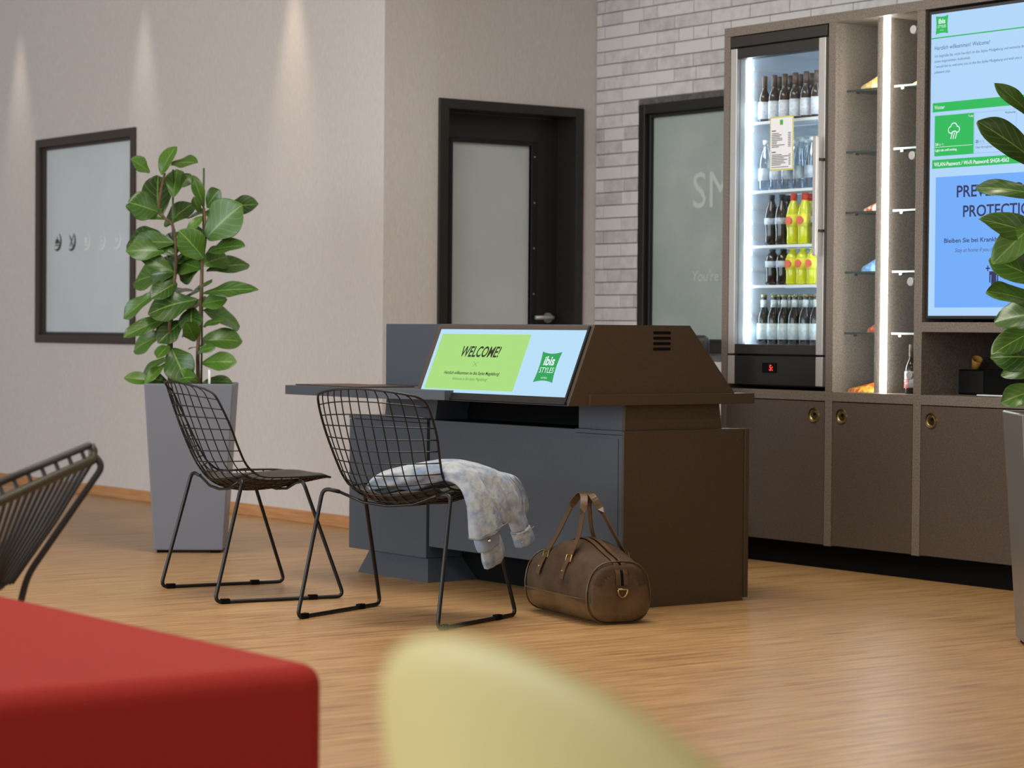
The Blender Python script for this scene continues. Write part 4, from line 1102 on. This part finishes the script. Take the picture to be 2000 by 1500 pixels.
def ribbon(path, side, width, thick, name, material, parent):
    m = MB(); path = [Vector(p) for p in path]; n_ = len(path)
    for i, p in enumerate(path):
        t = (path[min(i+1, n_-1)]-path[max(i-1, 0)]).normalized()
        sd = Vector(side) if not isinstance(side, list) else Vector(side[i])
        sd = (sd-t*sd.dot(t)).normalized(); nn = t.cross(sd)
        for a, b_ in ((-1, -1), (1, -1), (1, 1), (-1, 1)):
            m.v.append(tuple(p+sd*a*width/2+nn*b_*thick/2))
    for i in range(n_-1):
        for j in range(4):
            m.f.append((i*4+j, i*4+(j+1) % 4, (i+1)*4+(j+1) % 4, (i+1)*4+j))
    m.f.append((3, 2, 1, 0)); m.f.append(tuple((n_-1)*4+k for k in range(4)))
    return m.build(name, material, parent, smooth=False, bevel=0.001)
for sg in (-1, 1):
    xs = (-0.105, 0.085)
    an = [on_side(x, 0.212, sg, 0.004) for x in xs]
    apex_y = -0.015 if sg < 0 else 0.012
    path = smooth_path([an[0], Vector((-0.090, an[0].y*0.62, 0.29)), Vector((-0.045, apex_y+sg*0.018, 0.395)), Vector((-0.01, apex_y, 0.432)), Vector((0.03, apex_y+sg*0.014, 0.395)), Vector((0.072, an[1].y*0.62, 0.29)), an[1]], 6)
    ribbon(path, (0.85, 0.1, 0.15) if False else [(1, 0, 0.0) if abs(i-len(path)/2) > 7 else (0.25, 1, 0) for i in range(len(path))], 0.026, 0.004, 'carry_handle', M_leather, bag)
    for x in xs:
        q = [on_side(x-0.012*i/4*1.5, 0.218-0.075*i/4, sg, 0.004) for i in range(5)]
        tb = ribbon(q, (1, 0, 0), 0.026, 0.004, 'strap_tab', M_leather, bag)
        c = on_side(x, 0.215, sg, 0.008)
        bk = MB()
        bk.tube([c+Vector((-0.018, 0, -0.010)), c+Vector((0.018, 0, -0.010)), c+Vector((0.018, -sg*0.006, 0.012)), c+Vector((-0.018, -sg*0.006, 0.012))], 0.0028, 6, closed=True)
        bk.build('buckle', M_bagmetal, tb)
        s_ = on_side(x-0.012, 0.172, sg, 0.0065)
        MB().lathe([(0.0001, -0.002), (0.004, -0.002), (0.004, 0.002), (0.0001, 0.002)], 8, tuple(s_)).build('rivet', M_bagmetal, tb)
# zip band over the top and down the end, D ring, piping
zp = []
for i in range(15):
    x = -0.22+0.44*i/14
    zp.append(Vector((x, 0.0, max(zz for (_, zz) in bag_ring(x/LEN+0.5))+0.004)))
zp += [Vector((0.247, 0, 0.205)), Vector((0.262, 0, 0.175)), Vector((0.267, 0, 0.135))]
for dy in (-0.014, 0.014):
    ribbon([p+Vector((0, dy, 0)) for p in zp], (0, 1, 0), 0.017, 0.003, 'zip_band', M_leather, bag)
ribbon([p+Vector((0, 0, -0.001)) for p in zp], (0, 1, 0), 0.010, 0.002, 'zip', M_deep, bag)
rg = []
for k in range(13):
    a = math.pi+math.pi*k/12
    rg.append((0.272+0.004*math.sin(a), 0.018*math.cos(a), 0.118+0.024*math.sin(a)))
MB().tube(rg+[(0.272, 0.018, 0.122), (0.272, -0.018, 0.122)], 0.003, 6, closed=True).build('d_ring', M_bagmetal, bag, smooth=True)
for sx in (-1, 1):
    s_ = 0.5+sx*0.46
    rp = bag_ring(s_)
    MB().tube([(sx*0.46*LEN, w_*1.01, z_*1.005+0.001) for (w_, z_) in rp], 0.0032, 6, closed=True).build('piping', M_leather, bag, smooth=True)
MB().tube([on_side(-0.24+0.48*i/12, 0.088, -1, 0.001) for i in range(13)], 0.0022, 5).build('piping', M_leather, bag)

# ================================================================== potted figs
def make_leaf_mesh(L, Wd, seed):
    rnd = random.Random(seed)
    nl, nw = 11, 7
    vs, fs, uvs = [], [], []
    bend = rnd.uniform(0.10, 0.38); fold = rnd.uniform(0.10, 0.35); wav = rnd.uniform(0.02, 0.05); ph = rnd.uniform(0, 6)
    twist = rnd.uniform(-0.35, 0.35)
    for i in range(nl):
        t = i/(nl-1)
        tt = 0.02+0.98*t
        wdt = (math.sin(math.pi*min(1, tt)**1.2)**0.55)*(0.78+0.30*tt) if tt < 1 else 0.0
        wdt = max(wdt, 0.03)
        if 0.18 < tt < 0.5: wdt *= 0.90
        yb = L*(t-0.0); zb = -bend*L*t*t
        for j in range(nw):
            u = -1+2*j/(nw-1)
            x = u*wdt*Wd/2
            z_ = zb+fold*abs(x)*0.8+wav*L*math.sin(ph+t*9+u*2.0)*abs(u)**2
            a = twist*t
            vs.append((x*math.cos(a)-(z_-zb)*math.sin(a), yb, zb+x*math.sin(a)+(z_-zb)*math.cos(a)))
            uvs.append((0.5+0.5*u, t))
    for i in range(nl-1):
        for j in range(nw-1):
            fs.append((i*nw+j, i*nw+j+1, (i+1)*nw+j+1, (i+1)*nw+j))
    me = bpy.data.meshes.new('leaf')
    me.from_pydata(vs, [], fs)
    ul = me.uv_layers.new(name='UVMap')
    for lp in me.loops: ul.data[lp.index].uv = uvs[lp.vertex_index]
    for p in me.polygons: p.use_smooth = True
    me.materials.append(M_leaf)
    return me
TOCAM = Vector((0.8046, -0.5933, 0.02))
def add_leaf(root, rz, bx, by, bz, tx, ty, tz, wd, seed):
    rnd = random.Random(seed*13+5)
    b_ = Vector((bx, by, bz)); t_ = Vector((tx, ty, tz))
    d = t_-b_; L = d.length*1.06; d.normalize()
    facing = wd/L > 0.68
    nrm_ = TOCAM+Vector((0, 0, 0.22 if facing else 0.5))+Vector((rnd.uniform(-.3, .3), rnd.uniform(-.3, .3), rnd.uniform(-.2, .2)))
    nrm_ = (nrm_-d*nrm_.dot(d)).normalized()
    sx = d.cross(nrm_)
    R_ = Matrix((sx, d, nrm_)).transposed().to_4x4()
    o = bpy.data.objects.new('leaf', make_leaf_mesh(L*1.07, wd*1.42, seed)); COL.objects.link(o)
    # lift the base so that the bent leaf still spans base -> tip
    o.parent = root
    R_.translation = b_
    o.matrix_local = Matrix.Rotation(-rz, 4, 'Z') @ R_
    md = o.modifiers.new('thick', 'SOLIDIFY'); md.thickness = 0.0012
    md2 = o.modifiers.new('sub', 'SUBSURF'); md2.levels = 1; md2.render_levels = 1
    return o
def planter(root, material, wt, wb, h):
    m = MB(); a, b_, tk = wb/2, wt/2, 0.012
    m.add([(-a, -a, 0.012), (a, -a, 0.012), (a, a, 0.012), (-a, a, 0.012), (-b_, -b_, h), (b_, -b_, h), (b_, b_, h), (-b_, b_, h),
           (-b_+tk, -b_+tk, h), (b_-tk, -b_+tk, h), (b_-tk, b_-tk, h), (-b_+tk, b_-tk, h), (-b_+tk+0.004, -b_+tk+0.004, h-0.06), (b_-tk-0.004, -b_+tk+0.004, h-0.06), (b_-tk-0.004, b_-tk-0.004, h-0.06), (-b_+tk+0.004, b_-tk-0.004, h-0.06)],
          [(3, 2, 1, 0)] + [(i, (i+1) % 4, 4+(i+1) % 4, 4+i) for i in range(4)] + [(4+i, 4+(i+1) % 4, 8+(i+1) % 4, 8+i) for i in range(4)] + [(8+i, 8+(i+1) % 4, 12+(i+1) % 4, 12+i) for i in range(4)] + [(12, 13, 14, 15)])
    m.build('pot', material, root, bevel=0.006, seg=3)
    for sx in (-1, 1):
        for sy in (-1, 1):
            MB().box(sx*(a-0.035)-0.022, sx*(a-0.035)+0.022, sy*(a-0.035)-0.022, sy*(a-0.035)+0.022, 0, 0.0125).build('foot', M_deep, root)
    c = b_-tk-0.003
    MB().box(-c, c, -c, c, h-0.055, h-0.022).build('soil', M_soil, root)
LEAVES_A = [[-0.13, -0.149, 1.696, -0.109, -0.234, 1.745, 0.059],
    [-0.102, -0.106, 1.685, -0.057, -0.096, 1.796, 0.071],
    [-0.091, -0.064, 1.733, 0.056, -0.043, 1.75, 0.059],
    [-0.14, -0.101, 1.487, -0.224, -0.068, 1.683, 0.11],
    [-0.071, -0.061, 1.584, -0.11, -0.027, 1.716, 0.071],
    [-0.054, -0.031, 1.631, -0.032, -0.003, 1.684, 0.047],
    [-0.102, -0.118, 1.516, -0.067, -0.25, 1.553, 0.102],
    [-0.123, -0.076, 1.452, -0.135, 0.054, 1.571, 0.071],
    [-0.125, -0.083, 1.405, -0.275, -0.189, 1.394, 0.118],
    [-0.093, -0.092, 1.341, -0.107, -0.24, 1.357, 0.078],
    [-0.101, -0.061, 1.311, -0.101, -0.026, 1.425, 0.078],
    [-0.103, -0.051, 1.248, -0.267, -0.159, 1.225, 0.118],
    [-0.073, -0.04, 1.201, -0.038, -0.164, 1.152, 0.071],
    [-0.123, -0.119, 1.157, -0.23, -0.221, 1.06, 0.067],
    [-0.008, 0.032, 1.123, -0.047, -0.157, 1.113, 0.11],
    [-0.11, -0.063, 1.044, -0.122, -0.25, 0.988, 0.063],
    [-0.097, -0.087, 0.965, -0.247, -0.173, 0.925, 0.086],
    [-0.071, -0.013, 1.029, -0.08, -0.118, 0.95, 0.086],
    [-0.046, 0.021, 1.088, 0.013, -0.019, 1.007, 0.086],
    [-0.07, -0.066, 0.907, 0.035, -0.07, 0.802, 0.11],
    [-0.066, -0.086, 0.919, 0.002, -0.166, 0.882, 0.047],
    [-0.059, -0.09, 0.862, -0.196, -0.179, 0.809, 0.049],
    [-0.089, -0.073, 0.84, -0.044, -0.198, 0.798, 0.039],
    [-0.11, -0.114, 0.752, -0.131, -0.239, 0.784, 0.051],
    [-0.072, -0.082, 0.753, -0.107, -0.156, 0.777, 0.047],
    [-0.05, -0.067, 0.753, 0.065, -0.069, 0.8, 0.071],
    [-0.01, 0.061, 1.543, 0.032, -0.005, 1.65, 0.043],
    [0.011, 0.062, 1.542, 0.1, 0.058, 1.607, 0.067],
    [-0.015, 0.046, 1.519, 0.01, -0.001, 1.566, 0.033],
    [0.028, 0.054, 1.401, 0.188, 0.08, 1.529, 0.145],
    [0.029, 0.128, 1.54, 0.172, 0.205, 1.561, 0.071],
    [-0.04, -0.024, 1.412, -0.013, 0.041, 1.496, 0.035],
    [0.019, 0.046, 1.309, 0.052, -0.061, 1.41, 0.102],
    [0.003, 0.077, 1.343, 0.167, 0.115, 1.384, 0.071],
    [-0.014, 0.078, 1.254, 0.021, 0.258, 1.316, 0.074],
    [-0.024, 0.066, 1.305, -0.124, -0.001, 1.232, 0.086],
    [0.015, 0.045, 1.155, 0.222, 0.132, 1.195, 0.059],
    [-0.009, 0.059, 1.077, 0.011, 0.241, 1.038, 0.094],
    [-0.014, 0.07, 1.1, 0.052, 0.112, 1.149, 0.055],
    [-0.011, 0.056, 0.943, 0.069, 0.193, 0.954, 0.094],
    [0.024, 0.037, 0.842, 0.146, 0.108, 0.858, 0.072],
    [0.013, 0.028, 1.17, 0.111, -0.0, 1.217, 0.047],
    [-0.001, 0.02, 0.943, 0.083, -0.064, 1.007, 0.063],
    [0.013, 0.021, 0.887, 0.136, 0.003, 0.923, 0.039],
    [0.02, 0.045, 0.752, 0.044, 0.167, 0.769, 0.049],
    [0.02, 0.018, 0.754, 0.041, -0.047, 0.805, 0.047],
    [-0.063, -0.041, 1.287, -0.119, 0.047, 1.337, 0.039],
    [0.03, 0.038, 1.006, 0.131, 0.051, 1.045, 0.047]]
STEMS_A = [[[-0.076, -0.071, 0.75], [-0.082, -0.073, 0.911], [-0.082, -0.069, 1.028], [-0.076, -0.056, 1.177], [-0.072, -0.045, 1.303], [-0.085, -0.057, 1.459], [-0.124, -0.107, 1.521], [-0.111, -0.084, 1.694]], [[0.001, 0.033, 0.751], [-0.005, 0.031, 0.888], [-0.002, 0.042, 1.084], [-0.002, 0.049, 1.288], [0.004, 0.063, 1.414], [-0.003, 0.057, 1.539]]]
LEAVES_B = [[-0.096, -0.059, 1.661, -0.079, -0.218, 1.776, 0.043],
    [-0.088, -0.054, 1.53, -0.128, -0.255, 1.663, 0.085],
    [-0.086, -0.054, 1.44, -0.193, -0.195, 1.492, 0.052],
    [-0.078, -0.049, 1.301, -0.1, -0.233, 1.369, 0.066],
    [-0.085, -0.055, 1.382, -0.075, -0.236, 1.279, 0.075],
    [-0.074, -0.05, 1.153, -0.136, -0.182, 1.249, 0.085],
    [-0.078, -0.057, 1.088, -0.113, -0.229, 1.15, 0.079],
    [-0.077, -0.057, 1.071, -0.205, -0.131, 1.054, 0.095],
    [-0.081, -0.064, 1.022, -0.091, -0.244, 0.969, 0.066],
    [-0.074, -0.058, 0.924, -0.137, -0.184, 0.939, 0.079],
    [-0.068, -0.051, 0.891, -0.158, -0.141, 0.89, 0.049],
    [-0.072, -0.058, 0.826, -0.108, -0.186, 0.809, 0.066],
    [-0.084, -0.047, 1.579, -0.083, 0.059, 1.749, 0.074],
    [-0.08, -0.048, 1.415, 0.014, 0.024, 1.447, 0.082],
    [-0.076, -0.049, 1.219, 0.058, 0.002, 1.185, 0.082],
    [-0.071, -0.051, 1.022, 0.033, 0.012, 0.991, 0.082],
    [-0.088, -0.046, 1.726, 0.0, -0.113, 1.861, 0.074],
    [-0.083, -0.047, 1.53, -0.061, -0.087, 1.657, 0.082],
    [-0.078, -0.049, 1.301, -0.038, -0.127, 1.151, 0.09],
    [-0.068, -0.052, 0.858, -0.03, 0.065, 0.826, 0.074]]
STEMS_B = [[[-0.061, -0.046, 0.76], [-0.076, -0.054, 1.088], [-0.077, -0.044, 1.415], [-0.09, -0.048, 1.743]]]
RZ_A = math.radians(56.5)
pa = thing('potted_fig', 'fiddle leaf fig in a tall slate grey planter against the beige wall', 'plant', (-9.576, 5.276, 0), RZ_A)
planter(pa, M_planter, 0.392, 0.305, 0.752)
RI = Matrix.Rotation(-RZ_A, 3, 'Z')
def to_local(R_, p): return R_ @ Vector(p)
for st in STEMS_A:
    pts = smooth_path([to_local(RI, (p[0], p[1], max(p[2], 0.735) if i else 0.72)) for i, p in enumerate(st)], 5)
    MB().tube(pts, [0.0095-0.004*i/len(pts) for i in range(len(pts))], 8).build('stem', M_stem, pa, smooth=True)
for a, b_ in (((-0.025, 0.068, 1.719), (-0.010, 0.052, 0.70)), ((-0.107, -0.044, 1.711), (-0.089, -0.055, 0.70))):
    MB().tube([to_local(RI, b_), to_local(RI, a)], 0.0045, 8).build('stake', M_stake, pa, smooth=True)
MB().tube([to_local(RI, (0.085, 0.040, 0.71)), to_local(RI, (0.085, 0.040, 0.812))], 0.006, 8).build('water_gauge', M_white, pa, smooth=True)
for i, r_ in enumerate(LEAVES_A):
    add_leaf(pa, RZ_A, *r_, i+1)
rl = random.Random(21)
for k in range(26):                      # smaller leaves around the back of both stems
    st = STEMS_A[k % 2]; i = rl.randint(1, len(st)-2); f_ = rl.random()
    b_ = Vector(st[i]).lerp(Vector(st[i+1]), f_); a_ = rl.uniform(0, 2*math.pi)
    L_ = rl.uniform(0.10, 0.17)
    t_ = b_+Vector((math.cos(a_)*L_, math.sin(a_)*L_, rl.uniform(-0.02, 0.09)))
    if (t_-b_).dot(TOCAM) > 0.05: t_ = b_-(t_-b_)*0.9+Vector((0, 0, 0.05))
    add_leaf(pa, RZ_A, *b_, *t_, rl.uniform(0.06, 0.095), 300+k)
RZ_B = math.radians(51.0)
pb = thing('potted_fig', 'fiddle leaf fig in a tall metallic planter in front of the information screen', 'plant', (-5.129, 6.010, 0), RZ_B)
planter(pb, M_planter2, 0.392, 0.30, 0.752)
RJ = Matrix.Rotation(-RZ_B, 3, 'Z')
for st in STEMS_B:
    pts = smooth_path([to_local(RJ, (p[0], p[1], p[2] if i else 0.72)) for i, p in enumerate(st)], 5)
    MB().tube(pts, [0.010-0.004*i/len(pts) for i in range(len(pts))], 8).build('stem', M_stem, pb, smooth=True)
for i, r_ in enumerate(LEAVES_B):
    add_leaf(pb, RZ_B, *r_, i+101)
for k in range(16):
    st = STEMS_B[0]; i = rl.randint(0, len(st)-2); f_ = rl.random()
    b_ = Vector(st[i]).lerp(Vector(st[i+1]), f_); a_ = rl.uniform(0, 2*math.pi); L_ = rl.uniform(0.12, 0.18)
    t_ = b_+Vector((math.cos(a_)*L_, math.sin(a_)*L_, rl.uniform(-0.02, 0.09)))
    if (t_-b_).dot(Vector((-0.593, -0.805, 0))) > 0.06: t_ = b_-(t_-b_)
    add_leaf(pb, RZ_B, *b_, *t_, rl.uniform(0.07, 0.10), 400+k)

# ================================================================== foreground seating
# red upholstered bench
ot = thing('red_bench', 'red fabric upholstered bench with rounded edges', 'bench', (-3.96, 1.56, 0))
og = ot.location
MB().box(-4.60, -3.325, 1.02, 2.085, 0.06, 0.455).build('upholstery', M_red, ot, og, bevel=0.035, seg=5)
for x in (-4.5, -3.43):
    for y in (1.12, 1.985):
        MB().box(x-0.03, x+0.03, y-0.03, y+0.03, 0, 0.07).build('leg', M_black, ot, og)
# pale yellow tub chair
yc = thing('tub_chair', 'pale yellow moulded shell chair close to the floor aisle', 'chair', (-1.150, 1.100, 0), 0.0)
def tub(th, v):
    # th angle from the back centre (0 = back, pointing -y), v 0 at the seat .. 1 at the rim
    rim = 0.822-0.15*th*th if abs(th) < 1.45 else 0.822-0.15*1.45*1.45-0.05*(abs(th)-1.45)
    rim = max(rim, 0.50)
    R_ = 0.225+0.065*v**0.7
    z_ = 0.43+(rim-0.43)*v
    return Vector((R_*math.sin(th)*1.0, -R_*math.cos(th), z_))
m = MB(); nt, nv = 44, 10
for i in range(nt+1):
    th = -2.25+4.5*i/nt
    for j in range(nv+1):
        m.v.append(tuple(tub(th, j/nv)))
for i in range(nt):
    for j in range(nv):
        a = i*(nv+1)+j
        m.f.append((a, a+nv+1, a+nv+2, a+1))
sh = m.build('shell', M_yellow, yc, smooth=True)
md = sh.modifiers.new('thick', 'SOLIDIFY'); md.thickness = 0.012; md.offset = -1
md = sh.modifiers.new('sub', 'SUBSURF'); md.levels = 1; md.render_levels = 1
MB().lathe([(0.001, 0.425), (0.208, 0.425), (0.227, 0.435), (0.220, 0.447), (0.001, 0.440)], 36).build('seat', M_yellow, yc, smooth=True)
for sx in (-1, 1):
    for sy in (-1, 1):
        MB().tube([(sx*0.12, sy*0.12, 0.43), (sx*0.21, sy*0.20, 0.0)], [0.014, 0.010], 10).build('leg', M_skirt, yc, smooth=True)
# black rope chair
rc = thing('rope_chair', 'black tubular chair with a fan of cords strung down its back', 'chair', (-5.33, 2.12, 0))
og = rc.location
e0 = Vector((-5.172, 2.580, 0.722)); e1 = Vector((-4.93, 2.235, 0.655))       # right and left ends of the top rail
dr_ = (e1-e0).normalized(); side = Vector((0.80, 0.58, 0)).normalized()
low = Vector((0, 0, -0.034))
far_ = e1+dr_*0.16
loop = fillet([far_, e0, e0+low-side*0.012, far_+low-side*0.012], 0.016, 6)
MB().tube([p for p in fillet([far_+Vector((0, 0, 0)), e0+dr_*0.01], 0.01)], 0.0085, 10).build('top_rail', M_rope, rc, og, smooth=True)
lr = MB().tube([far_+low+side*0.020, e0+dr_*0.012+low+side*0.010, e0+side*0.006+low*0.45, e0+dr_*0.004], 0.0115, 10)
lr.build('cord_rail', M_olive, rc, og, smooth=True)
seat_c = Vector((-5.33, 2.12, 0.40))
s0 = Vector((-5.205, 2.395, 0.40)); s1 = Vector((-5.085, 2.225, 0.40))
NC = 16
for k in range(NC):
    u = k/(NC-1)
    a = e0+dr_*(0.015+0.50*u)+low+side*0.014
    b_ = s0+(s1-s0)*u
    MB().tube([a, (a+b_)/2+side*0.006, b_], 0.0048, 6).build('cord', M_rope, rc, og)
for k in range(9):
    u = k/8
    a = e0+dr_*(0.05+0.5*u)
    MB().tube([a, a+low+side*0.014], 0.0055, 6).build('cord_loop', M_rope, rc, og)
ring = [seat_c+Vector((0.28*math.cos(2*math.pi*k/28), 0.28*math.sin(2*math.pi*k/28), 0)) for k in range(28)]
MB().tube(ring, 0.010, 8, closed=True).build('seat_ring', M_rope, rc, og, smooth=True)
MB().lathe([(0.001, -0.012), (0.26, -0.012), (0.272, 0.0), (0.26, 0.014), (0.001, 0.018)], 32, tuple(seat_c)).build('seat', M_pad, rc, og, smooth=True)
MB().tube(fillet([e0+low*0.5, e0+Vector((0.020, 0.022, -0.05)), s0+Vector((0.02, 0.03, 0.02)), Vector((-5.22, 2.33, 0.006))], 0.03, 5), 0.0085, 8).build('back_leg', M_rope, rc, og, smooth=True)
for a in (0.2, 2.3, 4.2):
    MB().tube([seat_c+Vector((0.27*math.cos(a), 0.27*math.sin(a), 0)), seat_c+Vector((0.30*math.cos(a), 0.30*math.sin(a), -0.394))], 0.0085, 8).build('leg', M_rope, rc, og, smooth=True)
